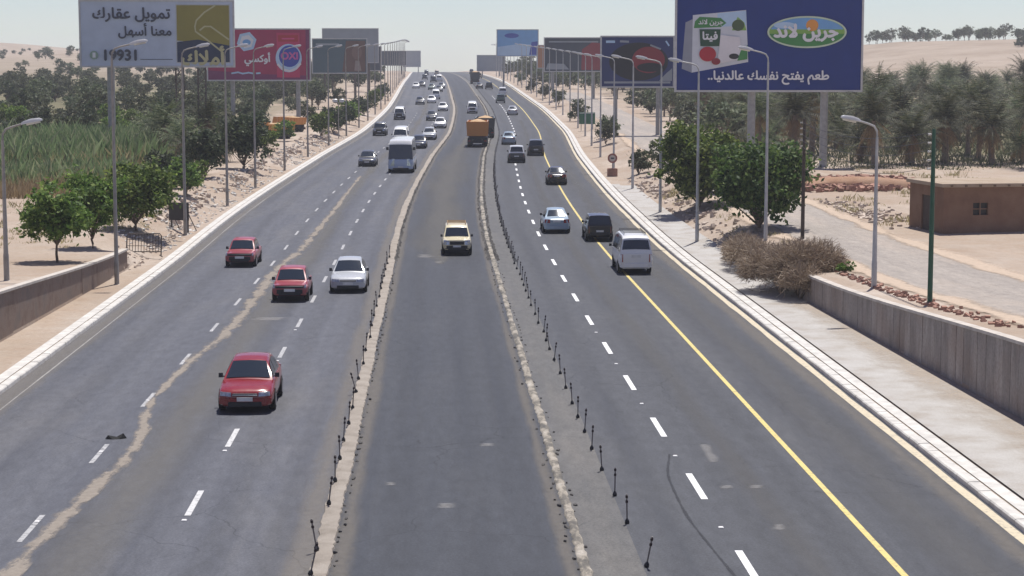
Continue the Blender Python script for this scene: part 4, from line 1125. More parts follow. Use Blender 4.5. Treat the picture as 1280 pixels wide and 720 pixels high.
# mixed thorn trees: left middle distance, right behind the lamps, hill tops
THORN = [limb_tree(80+i, h, r, b, 'thorn_tree', 950, .42, M_LEAFG if i != 3 else M_LEAFD, lobes_n=10, trunk_r=.12, zsq=.7) for i, (h, r, b) in enumerate(((5, 2.9, 1.0), (6, 3.2, 1.4), (4, 2.5, .6), (5.5, 2.4, .9), (3.2, 2.2, .3)))]
def tree_mass(spots, s0, s1, name, label):
    """the far trees that run together into one mass: real crowns and trunks, one mesh"""
    Vs, Fs, Ms, off = [], [], [], 0
    data = {}
    for k, ms in enumerate(THORN):
        for j, me in enumerate(ms):
            v = np.empty(len(me.vertices)*3, dtype=np.float32); me.vertices.foreach_get('co', v)
            f4 = [list(p.vertices) for p in me.polygons if len(p.vertices) == 4]
            data[k, j] = (v.reshape(-1, 3), np.array(f4))
    for X, Y in spots:
        k = rng.randrange(5); sc_ = rng.uniform(s0, s1); a = rng.uniform(0, 6.28); rot = np.array([[math.cos(a), math.sin(a), 0], [-math.sin(a), math.cos(a), 0], [0, 0, 1]])
        for j in (0, 1):
            v, f = data[k, j]
            Vs.append(v @ rot*sc_+np.array([X, Y, ground(X, Y)])); Fs.append(f+off); Ms.append(np.full(len(f), j)); off += len(v)
    me = np_mesh(name, np.concatenate(Vs), np.concatenate(Fs), M_BARK); me.materials.append(M_LEAFG)
    me.polygons.foreach_set('material_index', np.concatenate(Ms).astype(np.int32)); me.update()
    o = ob(name, me); struct(o, 'stuff'); o['label'] = label; o['category'] = 'trees'
def leftwood():
    Y = 245+(470-245)*rng.random()**.8; x = -rng.uniform(130, 620)/2400*Y
    if x > -24: return None
    return (x, Y)
lw = sorted(scatter(190, leftwood, 6.5), key=lambda p: p[1])
tree_mass(lw[90:], .55, .95, 'wood', 'far hazy wood beyond the reed field, merging into one belt')
for i, (X, Y) in enumerate(lw[:90]):
    put_tree(THORN[rng.randrange(5)], X, Y, 'grey-green thorn tree in the wood beyond the reed field', 'trees of the wood beyond the reeds', rng.uniform(.55, .95), name='thorn_tree')
def leftfar():
    Y = rng.uniform(275, 640); x = cx(Y)-rng.uniform(19.5, 46)
    return (x, Y)
for i, (X, Y) in enumerate(sorted(scatter(70, leftfar, 5), key=lambda p: p[1])):
    put_tree(THORN[rng.randrange(5)], X, Y, 'dusty green tree close behind the oncoming lamps, %s up the road' % nth(i), 'trees close behind the oncoming lamps', rng.uniform(.55, .9), name='thorn_tree')
def leftmid():
    Y = rng.uniform(200, 262); x = -rng.uniform(200, 600)/2400*Y
    return (x, Y) if x < -26 else None
for i, (X, Y) in enumerate(sorted(scatter(34, leftmid, 5), key=lambda p: p[0])):
    put_tree(bs[rng.randrange(3)] if i % 3 else THORN[4], X, Y, 'low green bush behind the reeds, %s from the picture edge' % nth(i), 'bushes at the back of the reed field', rng.uniform(.7, 1.1), name='bush', cat='bush')
def rightwood():
    Y = 205+(680-205)*rng.random()**.85; x = rng.uniform(40, 345)/2400*Y+2
    return (x, Y) if x-cx(Y) > (27.5 if Y < 425 else 20) else None
rw = sorted(scatter(185, rightwood, 4.8), key=lambda p: p[1])
tree_mass(rw[80:], .75, 1.2, 'wood', 'far dusty wood behind the outbound lamps under the hoardings')
for i, (X, Y) in enumerate(rw[:80]):
    put_tree(THORN[rng.randrange(5)], X, Y, 'dusty thorn tree behind the row of outbound lamps', 'trees behind the outbound lamps', rng.uniform(.75, 1.2), name='thorn_tree')
def hilltop():
    Y = rng.uniform(742, 800); x = rng.uniform(505, 780)/2400*Y
    return (x, Y)
for i, (X, Y) in enumerate(sorted(scatter(58, hilltop, 4.6), key=lambda p: p[0])):
    put_tree(THORN[rng.randrange(4)], X, Y, 'dark tree in the line along the sandy hilltop, %s from the hoarding' % nth(i), 'trees on the sandy hilltop', rng.uniform(.6, 1.15), name='thorn_tree')
put_tree(THORN[4], 196, 640, 'lone dark bush on the bare sandy slope', None, 1.1, name='bush', cat='bush')
def lefthill():
    Y = rng.uniform(480, 1250); x = -rng.uniform(120, 600)/2400*Y
    return (x, Y) if rng.random() < (1.15-(Y-480)/800) else None
for i, (X, Y) in enumerate(sorted(scatter(150, lefthill, 8), key=lambda p: p[1])):
    put_tree(THORN[2+rng.randrange(3)], X, Y, 'small scattered bush on the pale far ridge', 'bushes on the far ridge', rng.uniform(.5, 1.0), name='bush', cat='bush')

# reeds and dry grass: nobody could count them
def blades(n, gen, h0, h1, w, lean):
    V = np.zeros((n*4, 3)); k = 0
    for i in range(n):
        X, Y, f = gen(); z = ground(X, Y)-.05; h = (h0+(h1-h0)*rng.random())*f; a = rng.uniform(0, 6.28); ca, sa = math.cos(a)*w, math.sin(a)*w
        lx, ly = rng.gauss(0, lean)*h, rng.gauss(0, lean)*h
        V[k] = (X-ca, Y-sa, z); V[k+1] = (X+ca, Y+sa, z); V[k+2] = (X+lx*.4+ca*.9, Y+ly*.4+sa*.9, z+h*.6); V[k+3] = (X+lx, Y+ly, z+h); k += 4
    return V, np.arange(n*4).reshape(n, 4)
clumps = [(rng.random(), rng.random(), rng.uniform(.5, 1.15)) for _ in range(260)]
def reed_pt():
    a, b, f = clumps[rng.randrange(len(clumps))]
    Y = 147+58*a+rng.gauss(0, 1.5); xl, xr = -.26*Y, -24.5-.06*(Y-147)
    X = xl+(xr-xl)*b+rng.gauss(0, 1.6)
    return min(X, -22.5), max(Y, 143.5), f*(.72+.5*sm(145, 175, Y))
V, Fc = blades(22000, reed_pt, 1.2, 2.7, .06, .24)
o = ob('reeds', np_mesh('reeds', V, Fc, M_REED)); struct(o, 'stuff'); o['label'] = 'tall grey-green reeds filling the field left of the road'; o['category'] = 'reeds'
clumps = [(rng.random()**1.6, rng.random(), rng.uniform(.4, 1.0)) for _ in range(170)]
V, Fc = blades(13000, reed_pt, 1.0, 2.3, .055, .26)
o = ob('reeds', np_mesh('reeds', V, Fc, M_REEDY)); struct(o, 'stuff'); o['label'] = 'yellowing straw reeds mixed among the green ones'; o['category'] = 'reeds'
def dry_pt():
    Y = 136+40*rng.random()**1.3; X = -rng.uniform(.105*Y+3.5, .25*Y)
    return min(X, -20.5), Y, 1.0
V, Fc = blades(9000, dry_pt, .4, 1.25, .035, .22)
o = ob('dry_grass', np_mesh('dry_grass', V, Fc, M_DRYGRASS)); struct(o, 'stuff'); o['label'] = 'straw-coloured dry grass along the front of the reeds'; o['category'] = 'grass'
def weed_pt():
    Y = 168+190*rng.random()**1.3; X = rng.uniform(.125*Y+6, .31*Y)
    return X, Y, rng.uniform(.3, 1.0)*sm(164, 182, Y)+.12
V, Fc = blades(18000, weed_pt, .2, .9, .06, .4)
o = ob('weeds', np_mesh('weeds', V, Fc, M_LEAFG)); struct(o, 'stuff'); o['label'] = 'low weeds under the palms'; o['category'] = 'weeds'

tufts = [(rng.uniform(26.5, 48), rng.uniform(112, 172), rng.uniform(.3, 1.0)) for _ in range(70)]+[(rng.uniform(17.2, 19), rng.uniform(88, 150), rng.uniform(.3, .8)) for _ in range(24)]+[(-rng.uniform(17.5, 30), rng.uniform(98, 142), rng.uniform(.3, .9)) for _ in range(60)]
def tuft_pt():
    X, Y, f = tufts[rng.randrange(len(tufts))]
    return X+rng.gauss(0, .45*f+.1), Y+rng.gauss(0, .45*f+.1), f
V, Fc = blades(9000, tuft_pt, .15, .6, .022, .4)
o = ob('dry_tufts', np_mesh('dry_tufts', V, Fc, M_REEDY)); struct(o, 'stuff'); o['label'] = 'scattered tufts of dry grass on the bare sand'; o['category'] = 'grass'
# dry thorny bushes by the end of the grey wall
def twig_bush(seed, lobes, n, ln, nm='bush'):
    g = np.random.default_rng(seed); lob = np.array(lobes); vol = lob[:, 3]*lob[:, 4]*lob[:, 5]
    idx = g.choice(len(lob), n, p=vol/vol.sum()); d = g.normal(size=(n, 3)); d[:, 2] = np.abs(d[:, 2])*.9-.25; d /= np.linalg.norm(d, axis=1)[:, None]
    r = g.random(n)**.45
    c = lob[idx, :3]+d*lob[idx, 3:]*r[:, None]; c[:, 2] = np.maximum(c[:, 2], .03)
    t = d+g.normal(size=(n, 3))*.55; t /= np.linalg.norm(t, axis=1)[:, None]
    b = np.cross(t, g.normal(size=(n, 3))); b /= np.linalg.norm(b, axis=1)[:, None]
    s = ln*(.5+g.random(n))[:, None]
    V = np.stack([c-t*s*.5-b*.012, c-t*s*.5+b*.012, c+t*s*.5+b*.007, c+t*s*.5-b*.007], 1).reshape(-1, 3)
    return V, np.arange(4*n).reshape(n, 4)
def dry_bush(X, Y, lobes, n, label, seed):
    root = empty('dry_bush', (X, Y, ground(X, Y))); tag(root, label, 'bush')
    V, Fc = twig_bush(seed, lobes, n, .38); ob('twigs', np_mesh('twigs', V, Fc, M_TWIG), root)
    mb = MB(); r = random.Random(seed)
    for i in range(26):
        l = lobes[i % len(lobes)]; a = r.uniform(0, 6.28); q = r.uniform(.4, .9)
        e = (l[0]+math.cos(a)*l[3]*q, l[1]+math.sin(a)*l[4]*q, max(.2, l[2]+l[5]*r.uniform(.1, .8)))
        mb.tube([(l[0]*.5, l[1]*.5, -.05), ((l[0]*.5+e[0])/2, (l[1]*.5+e[1])/2, e[2]*.6), e], [.03, .02, .006], 5)
    ob('stems', mb.mesh('stems', M_BARK), root)
dry_bush(16.5, 86.6, [(0, 0, 1.15, 1.75, 1.6, 1.55), (-1.2, 1.8, .9, 1.3, 1.7, 1.2), (1.1, .6, 1.3, 1.35, 1.5, 1.35), (.3, 3.4, .9, 1.6, 2.0, 1.3), (-.2, -1.9, .8, 1.1, 1.0, 1.0)], 24000, 'big brown thorny dry bush sprawling at the end of the grey wall', 5)
dry_bush(16.0, 97.5, [(0, 0, .65, 1.3, 2.3, .95), (.3, 3.2, .7, 1.2, 1.9, .95), (.4, -2.2, .7, 1.3, 1.8, 1.0)], 11000, 'lower pinkish dry bush behind the big brown one', 6)
t = limb_tree(91, .95, .75, .1, 'shrub', 700, .16, M_LEAF, lobes_n=8, trunk_r=.04)
put_tree(t, 18.3, 85.0, 'small fresh green shrub at the end of the grey wall', s=.55, name='shrub', cat='shrub')

# ------------------------------------------------------------------ hoardings
AR = {'ا':(0xFE8D,0xFE8E,0,0),'أ':(0xFE83,0xFE84,0,0),'ب':(0xFE8F,0xFE90,0xFE91,0xFE92),'ت':(0xFE95,0xFE96,0xFE97,0xFE98),'ج':(0xFE9D,0xFE9E,0xFE9F,0xFEA0),'ح':(0xFEA1,0xFEA2,0xFEA3,0xFEA4),'د':(0xFEA9,0xFEAA,0,0),'ر':(0xFEAD,0xFEAE,0,0),'س':(0xFEB1,0xFEB2,0xFEB3,0xFEB4),'ط':(0xFEC1,0xFEC2,0xFEC3,0xFEC4),'ع':(0xFEC9,0xFECA,0xFECB,0xFECC),'ف':(0xFED1,0xFED2,0xFED3,0xFED4),'ق':(0xFED5,0xFED6,0xFED7,0xFED8),'ك':(0xFED9,0xFEDA,0xFEDB,0xFEDC),'ل':(0xFEDD,0xFEDE,0xFEDF,0xFEE0),'م':(0xFEE1,0xFEE2,0xFEE3,0xFEE4),'ن':(0xFEE5,0xFEE6,0xFEE7,0xFEE8),'ه':(0xFEE9,0xFEEA,0xFEEB,0xFEEC),'و':(0xFEED,0xFEEE,0,0),'ي':(0xFEF1,0xFEF2,0xFEF3,0xFEF4)}
def shape_ar(s):
    out = []; i = 0
    while i < len(s):
        c = s[i]
        prev = i > 0 and s[i-1] in AR and AR[s[i-1]][2] != 0
        if c == 'ل' and i+1 < len(s) and s[i+1] in 'اأ':
            out.append(chr((0xFEFB if s[i+1] == 'ا' else 0xFEF7)+(1 if prev else 0))); i += 2; continue
        if c in AR:
            nxt = i+1 < len(s) and s[i+1] in AR and AR[c][2] != 0
            out.append(chr(AR[c][3] if prev and nxt else AR[c][1] if prev else AR[c][2] if nxt else AR[c][0]))
        else: out.append(c)
        i += 1
    return ''.join(reversed(out))
def text_mesh(body, width, mat, bold=.018, depth=.0, height=None):
    """lettering as a mesh in the xz plane, facing -y, centred, scaled to the given width"""
    c = bpy.data.curves.new('lettering', 'FONT'); c.body = body; c.align_x = 'CENTER'; c.resolution_u = 3
    o = bpy.data.objects.new('lettering', c); COL.objects.link(o)
    bpy.context.view_layer.update()
    me = bpy.data.meshes.new_from_object(o.evaluated_get(bpy.context.evaluated_depsgraph_get()))
    bpy.data.objects.remove(o); bpy.data.curves.remove(c)
    bm = bmesh.new(); bm.from_mesh(me)
    # lift each glyph a hair so that joined letters never share a plane
    seen = set(); k = 0
    bm.verts.ensure_lookup_table()
    for v in bm.verts:
        if v.index in seen: continue
        st_ = [v]; isl = []; seen.add(v.index)
        while st_:
            q = st_.pop(); isl.append(q)
            for e in q.link_edges:
                w = e.other_vert(q)
                if w.index not in seen: seen.add(w.index); st_.append(w)
        for q in isl: q.co.z = (k % 9)*.003
        k += 1
    xs = [v.co.x for v in bm.verts]; ys_ = [v.co.y for v in bm.verts]
    mx, my, sc = (max(xs)+min(xs))/2, (max(ys_)+min(ys_))/2, width/(max(xs)-min(xs))
    sy = height/(max(ys_)-min(ys_)) if height else sc
    for v in bm.verts: v.co = Vector(((v.co.x-mx)*sc, -v.co.z, (v.co.y-my)*sy))
    # heavier strokes: the same outline struck five times, each a hair behind the last
    base = list(bm.faces); bw = bold*sc*1.3
    for i, (dx, dz) in enumerate(((1, 0), (-1, 0), (0, 1), (0, -1))):
        dup = bmesh.ops.duplicate(bm, geom=base)
        for e in dup['geom']:
            if isinstance(e, bmesh.types.BMVert): e.co += Vector((dx*bw, .0006*(i+1), dz*bw))
    bm.to_mesh(me); bm.free()
    me.materials.clear(); me.materials.append(mat)
    return me
def flat(col, rough=.55, nm=[0]):
    nm[0] += 1
    return plain('print_%d' % nm[0], col, rough, var=.07, scale=.6)
M_STEEL = plain('hoarding_steel', (.34, .34, .33), .6, .3, var=.2)
M_STEELD = plain('hoarding_steel_dark', (.12, .10, .09), .8, .2, var=.3)
M_FRAME = plain('hoarding_frame', (.50, .50, .50), .5, .2)
class Board:
    def __init__(s, X, Y, w, h, zbot, face, label, posts, rz=0, post_r=.35, frame=M_FRAME, fw_=.18, dark=False, lattice=False):
        z = ground(X, Y)
        s.root = empty('hoarding', (X, Y, z-.3), rz); tag(s.root, label, 'hoarding', 'roadside hoardings')
        s.w, s.h, s.z0 = w, h, zbot-z+.3; s.layer = 0
        b = ob('panel', MB().box(-w/2, w/2, -.12, .12, s.z0, s.z0+h).mesh('panel', face), s.root)
        for x0, x1, a, c in ((-w/2-fw_, w/2+fw_, s.z0-fw_, s.z0-.002), (-w/2-fw_, w/2+fw_, s.z0+h+.002, s.z0+h+fw_), (-w/2-fw_, -w/2-.002, s.z0, s.z0+h), (w/2+.002, w/2+fw_, s.z0, s.z0+h)):
            ob('frame_bar', MB().box(x0, x1, -.2, .2, a, c).mesh('frame_bar', frame), s.root)
        for px in posts:
            if lattice and px > 0:
                mb = MB()
                q = post_r
                for dx, dy in ((-q, -q), (q, -q), (q, q), (-q, q)): mb.tube([(px+dx, .45+dy, 0), (px+dx, .45+dy, s.z0+h*.9)], .06, 5)
                n = int((s.z0+h*.9)/.9)
                for i in range(n):
                    za, zb = i*.9, (i+1)*.9
                    mb.tube([(px-q, .45-q, za), (px+q, .45-q, zb)], .03, 4); mb.tube([(px+q, .45-q, za), (px-q, .45-q, zb)], .03, 4)
                    mb.tube([(px-q, .45+q, za), (px+q, .45+q, zb)], .03, 4)
                ob('lattice_post', mb.mesh('lattice_post', M_STEELD, 40), s.root)
            else:
                mb = MB().lathe([(post_r*1.5, .25), (post_r*1.5, .36), (post_r, .4), (post_r*.95, s.z0+h*.85)], 'z', 14, (px, .45+post_r*.6, 0))
                ob('post', mb.mesh('post', M_STEELD if dark else M_STEEL, 40), s.root)
        for i in range(3):
            zz = s.z0+h*(.15+.32*i)
            ob('back_rail', MB().box(-w/2, w/2, .13, .27, zz, zz+.14).mesh('back_rail', M_STEEL), s.root)
    def Y(s): s.layer += 1; return -.122-.006*s.layer
    def poly(s, pts, mat, nm='print_shape'):
        y = s.Y(); n = len(pts)
        return ob(nm, MB().add([(x-s.w/2, y, s.z0+z) for x, z in pts], [tuple(range(n))]).mesh(nm, mat), s.root)
    def ell(s, x, z, a, b, mat, nm='print_shape', n=40, t0=0, t1=2*math.pi):
        return s.poly([(x+a*math.cos(t0+(t1-t0)*i/n), z+b*math.sin(t0+(t1-t0)*i/n)) for i in range(n+(0 if t1-t0 > 6.2 else 1))], mat, nm)
    def line(s, pts, wd, mat, nm='print_shape'):
        L = []; Rr = []
        for i, p in enumerate(pts):
            a = Vector(pts[max(0, i-1)]); b = Vector(pts[min(len(pts)-1, i+1)]); d = (b-a).normalized(); n = Vector((-d.y, d.x))*wd/2
            L.append((p[0]+n.x, p[1]+n.y)); Rr.append((p[0]-n.x, p[1]-n.y))
        y = s.Y(); n = len(pts)
        return ob(nm, MB().grid([[(a[0]-s.w/2, y, s.z0+a[1]), (b[0]-s.w/2, y, s.z0+b[1])] for a, b in zip(L, Rr)]).mesh(nm, mat), s.root)
    def text(s, body, x, z, width, mat, bold=.018, arabic=True, height=None):
        me = text_mesh(shape_ar(body) if arabic else body, width, mat, bold, height=height); s.layer += 5
        return ob('lettering', me, s.root, (x-s.w/2, s.Y(), s.z0+z))

WHITE = flat((.74, .75, .77)); NAVY = flat((.015, .03, .075)); INK = flat((.035, .045, .075)); OLIVE = flat((.28, .24, .045)); LINE = flat((.50, .47, .26))
BLUE = flat((.008, .035, .20)); GREEN = flat((.05, .24, .06)); LIME = flat((.22, .42, .08)); SKYB = flat((.16, .38, .68)); ORNG = flat((.72, .30, .05)); RED = flat((.42, .015, .03))
MAG = flat((.36, .02, .09)); MAGD = flat((.20, .03, .12)); PINK = flat((.62, .07, .22)); PALEB = flat((.45, .62, .80)); ROYAL = flat((.03, .06, .38)); SLATE = flat((.045, .06, .085)); GREYB = flat((.30, .33, .36)); TEAL = flat((.05, .10, .13)); DKRED = flat((.25, .02, .03)); BLACKP = flat((.012, .012, .016)); DKGREEN = flat((.015, .07, .035)); BROWN = flat((.12, .06, .045)); TERRA = flat((.42, .20, .10)); BOXG = flat((.28, .30, .36))
# the bank hoarding
B = Board(-27.8, 195, 15.0, 6.35, 10.75, flat((.50, .57, .69)), 'pale hoarding with Arabic slogan, number 19931 and gold square', (-4.75, 2.1, 4.3), .05, .38, lattice=True)
B.poly([(9.35, .25), (14.75, .25), (14.75, 6.1), (9.35, 6.1)], flat((.46, .48, .5)), 'gold_square')
B.poly([(9.45, 2.5), (14.65, 2.0), (14.65, 6.0), (9.45, 6.0)], OLIVE, 'gold_square')
B.poly([(9.45, .35), (14.65, .35), (14.65, 2.0), (11.5, 2.6), (9.45, 2.35)], NAVY, 'gold_square')
B.line([(13.3, 6.0), (12.2, 5.3), (11.4, 4.5), (11.25, 3.9), (11.3, 3.4), (12.4, 2.6), (14.0, 1.3)], .16, LINE); B.line([(11.7, 3.5), (12.2, 3.9), (12.8, 3.9), (14.6, 2.6)], .16, LINE)
B.text('أملاك', 12.0, 1.0, 4.2, LINE, .03)
B.text('تمويل عقارك', 5.0, 5.05, 7.6, INK, .022); B.text('معنا أسهل', 6.3, 3.45, 5.2, INK, .022)
B.text('19931', 3.85, 1.05, 3.1, INK, .03, False); B.ell(1.25, 1.05, .42, .42, flat((.25, .36, .28)), 'print_badge'); B.poly([(1.1, .8), (1.4, .8), (1.4, 1.3), (1.1, 1.3)], WHITE, 'print_badge')
B.line([(5.8, .62), (9.0, .62)], .06, INK)
# detergent hoarding
B = Board(-23.8, 262, 13.6, 6.7, 8.95, MAG, 'magenta hoarding with white hexagon and round washing-powder emblem', (-3.6, 5.2), .04, .3)
B.poly([(0, 0), (13.6, 0), (13.6, .55), (7.5, .75), (0, 1.25)], MAGD); B.poly([(13.1, 0), (13.6, 0), (13.6, 6.7), (13.1, 6.7)], MAGD)
hx = [(5.2+1.35*math.cos(R(60*i+12)), 5.1+1.35*math.sin(R(60*i+12))) for i in range(6)]
B.poly(hx, PALEB, 'hexagon'); B.poly([(5.2+(x-5.2)*.7, 5.1+(z-5.1)*.7) for x, z in hx], WHITE, 'hexagon'); B.ell(5.2, 5.0, .55, .4, SKYB, 'hexagon')
B.text('أوكسي', 6.6, 2.75, 3.4, WHITE, .03); B.line([(3.1, .85), (4.0, 1.0), (4.6, .82), (5.4, .95), (6.0, .85)], .22, PALEB); B.line([(6.4, .85), (7.0, .9)], .22, PALEB)
B.poly([(9.2, .3), (12.3, .3), (12.3, 6.3), (9.2, 6.3)], flat((.52, .03, .12)), 'packet'); B.poly([(9.4, 5.1), (12.1, 5.1), (12.1, 6.0), (9.4, 6.0)], RED, 'packet'); B.line([(9.9, 5.5), (11.6, 5.5)], .2, PINK, 'packet')
B.ell(10.8, 2.9, 1.75, 1.9, PALEB, 'emblem'); B.ell(10.9, 3.15, 1.4, 1.45, ROYAL, 'emblem'); B.text('OXI', 10.9, 3.2, 2.2, flat((.55, .10, .35)), .04, False); B.line([(9.3, 2.1), (10.0, 1.4), (10.9, 1.15), (11.8, 1.5), (12.4, 2.2)], .3, WHITE, 'emblem')
# darker hoardings behind
B = Board(-19.0+.0, 385, 10.6, 6.6, 9.6, TEAL, 'dark teal hoarding with faded brown figure beside the magenta one', (-3, 3), .0, .25, dark=True)
B.poly([(5.8, .2), (10.4, .2), (10.4, 6.3), (6.6, 6.3)], BROWN); B.ell(8.7, 4.0, 1.0, 1.4, flat((.17, .10, .08))); B.line([(.6, 5.6), (5.2, 5.6)], .35, GREYB); B.poly([(8.2, .4), (9.6, .4), (9.2, 2.4), (8.4, 2.4)], flat((.25, .2, .18)))
B = Board(-18.6, 425, 12.0, 7.2, 11.8, GREYB, 'blank blue-grey hoarding standing tallest behind the dark teal one', (-4, 4), .0, .25, dark=True)
B = Board(-15.3, 470, 4.2, 5.6, 10.0, SLATE, 'narrow dark hoarding edge beside the tall blank grey one', (-1,), .0, .25, dark=True)
B = Board(-14.9, 680, 9.2, 4.9, 11.5, SLATE, 'small far dark hoarding near the crest on the oncoming side', (-3, 3), .0, .2, dark=True)
B = Board(-11.0, 900, 8, 7.2, 11.2, GREYB, 'farthest pale grey hoarding at the crest on the oncoming side', (-3, 3), .0, .2)
# dairy hoarding
B = Board(29.8, 172, 16.5, 8.1, 8.55, flat((.002, .026, .19), .7), 'huge blue dairy hoarding with white carton and oval emblem', (-1.4, 5.15), -.03, .36)
B.poly([(.45, 1.9), (1.35, 1.55), (1.6, 6.4), (.75, 6.0)], BOXG, 'carton_print'); B.poly([(1.35, 1.55), (2.4, 1.75), (6.4, 2.5), (6.15, 7.1), (1.4, 6.65)], flat((.62, .65, .70)), 'carton_print')
B.poly([(3.6, 5.6), (6.2, 5.75), (6.15, 7.05), (3.6, 6.8)], PALEB, 'carton_print'); B.poly([(4.9, 5.3), (6.2, 5.3), (6.0, 6.0), (5.4, 6.5)], LIME, 'carton_print'); B.ell(5.45, 5.75, .55, .5, flat((.06, .10, .04)), 'carton_print')
B.poly([(1.5, 5.5), (3.9, 5.6), (4.4, 5.95), (3.9, 6.4), (2.0, 6.5), (1.6, 6.1)], GREEN, 'carton_print'); B.text('جرين لاند', 3.0, 6.0, 2.2, WHITE, .02)
B.poly([(2.1, 3.9), (3.8, 3.9), (3.9, 5.4), (2.0, 5.4)], DKGREEN, 'carton_print'); B.text('فيتا', 2.95, 4.75, 1.3, WHITE, .03)
B.ell(2.75, 3.2, .75, .65, RED, 'carton_print'); B.poly([(3.6, 2.3), (5.8, 2.8), (5.6, 4.7), (3.9, 4.9)], flat((.72, .70, .72)), 'carton_print'); B.ell(3.5, 2.55, .4, .3, DKRED, 'carton_print'); B.ell(5.1, 3.0, .45, .25, BLACKP, 'carton_print')
B.poly([(5.4, 2.6), (6.3, 2.75), (6.3, 4.0), (5.7, 3.5)], GREEN, 'carton_print')
B.ell(11.6, 5.15, 3.55, 1.42, flat((.55, .66, .50)), 'oval_emblem'); B.ell(11.6, 5.15, 3.38, 1.27, LIME, 'oval_emblem'); B.ell(11.6, 5.15, 3.38, 1.27, GREEN, 'oval_emblem', 30, math.pi+.12, 2*math.pi-.12)
B.ell(11.6, 5.17, 3.3, 1.24, SKYB, 'oval_emblem', 30, .18, math.pi-.18); B.ell(12.05, 5.75, .55, .52, ORNG, 'oval_emblem'); B.ell(9.6, 5.75, 1.0, .28, PALEB, 'oval_emblem')
B.text('جرين لاند', 11.5, 5.1, 5.7, WHITE, .035)
B.text('طعم يفتح نفسك عالدنيا..', 8.2, 1.12, 10.8, WHITE, .024)
# car hoarding
B = Board(24.6, 235, 8.7, 5.95, 8.3, flat((.02, .035, .14)), 'navy hoarding with a dark red oval seen between lamps', (-2.6, 2.6), -.02, .25)
B.ell(4.5, 3.0, 3.6, 2.3, BLACKP); B.ell(5.7, 3.2, 2.0, 1.6, DKRED); B.ell(5.9, 2.3, 1.6, .55, BLACKP); B.poly([(.3, .35), (8.4, .35), (8.4, .6), (.3, .6)], GREYB); B.poly([(7.0, .65), (8.6, .65), (8.6, 2.2), (7.9, 1.6)], GREYB)
B.line([(.5, 5.4), (1.6, 5.4)], .3, PALEB); B.line([(2.2, 5.45), (3.3, 5.4)], .25, GREYB); B.line([(5.9, 5.0), (7.2, 4.5)], .2, GREYB); B.line([(7.8, 5.5), (8.2, 4.9)], .2, PALEB)
# grey and red hoarding
B = Board(27.2, 380, 11.4, 6.4, 9.95, SLATE, 'slate grey hoarding with a red corner patch', (-4, 4), -.02, .25)
B.poly([(7.2, .2), (11.2, .2), (11.2, 5.4), (9.3, 5.6), (7.3, 4.2)], DKRED); B.poly([(.2, .3), (4.8, .3), (3.8, 1.4), (.6, 1.5)], GREYB); B.line([(.8, 5.7), (10.5, 5.7)], .25, GREYB)
B = Board(25.3, 440, 4.0, 5.0, 10.6, TERRA, 'narrow rust-coloured hoarding beside the slate grey one', (-1, 1), -.3, .2)
B = Board(20.6, 485, 10.2, 6.4, 13.6, SKYB, 'light blue hoarding with pale band, tallest toward the crest', (-3.5, 3.5), 0, .25)
B.poly([(.1, .1), (10.1, .1), (10.1, 2.6), (6, 3.0), (.1, 2.2)], PALEB); B.ell(3.6, 5.0, 1.8, .6, ROYAL); B.poly([(8.0, .2), (10.1, .2), (10.1, 3.6), (8.6, 3.4)], ROYAL)
B = Board(19.0, 660, 9.5, 5.2, 9.6, GREYB, 'far blank grey hoarding low beside the crest', (-3, 3), 0, .2)

# ------------------------------------------------------------------ hut, rubble, poles, cables
M_MUD = earth('mud_brick', (.19, .115, .08), (.24, .15, .105), (.27, .18, .13), .8, .6, .05)
M_MUDROOF = earth('mud_roof', (.36, .28, .2), (.42, .34, .26), (.47, .39, .31), .6)
M_DARKWOOD = plain('dark_door', (.06, .045, .04), .8)
hut = empty('mud_hut', (28.7, 107.4, ground(28.7, 107.4)-.1), .12); tag(hut, 'low brown mud-brick hut with flat roof beside the side road', 'hut')
HW, HD, HH = 7.6, 5.3, 2.75
def wallbox(x0, x1, y0, y1, z0, z1, nm='wall', mat=M_MUD): return ob(nm, MB().box(x0, x1, y0, y1, z0, z1).mesh(nm, mat), hut)
wx0, wx1, wz0, wz1 = 1.75, 2.65, 1.15, 1.85
wallbox(0, HW, 0, .3, 0, wz0); wallbox(0, HW, .002, .3, wz1, HH); wallbox(0, wx0, .001, .3, wz0, wz1); wallbox(wx1, HW, .001, .3, wz0, wz1)
wallbox(0, HW, HD-.3, HD, 0, HH); wallbox(HW-.3, HW, .3, HD-.3, 0, HH)
dy0, dy1 = 1.9, 3.4
wallbox(0, .3, .3, dy0, 0, HH); wallbox(0, .3, dy1, HD-.3, 0, HH); wallbox(0.001, .3, dy0, dy1, 2.15, HH)
dr = wallbox(.12, .2, dy0, dy1, 0, 2.15, 'door', M_DARKWOOD)
for i in range(5): ob('plank', MB().box(.09, .118, dy0+.02+i*.3, dy0+.29+i*.3, .02, 2.13).mesh('plank', M_DARKWOOD), dr)
win = wallbox(wx0, wx1, .2, .24, wz0, wz1, 'window', M_BLACK)
ob('frame', MB().box(wx0+.42, wx0+.48, .05, .15, wz0, wz1).box(wx0, wx1, .06, .14, wz0+.32, wz0+.38).mesh('frame', M_MUD), win)
rf = ob('roof', MB().box(-.18, HW+.18, -.2, HD+.18, HH+.002, HH+.20).mesh('roof', M_MUDROOF), hut)
for i in range(9): ob('roof_beam', MB().box(.3+i*.85, .42+i*.85, -.3, -.205, HH+.03, HH+.14).mesh('roof_beam', M_BARK), rf)
M_BRICK = plain('old_brick', (.34, .19, .14), .95, var=.35, scale=2)
M_STONE = plain('pale_stone', (.48, .40, .33), .95, var=.3, scale=2)
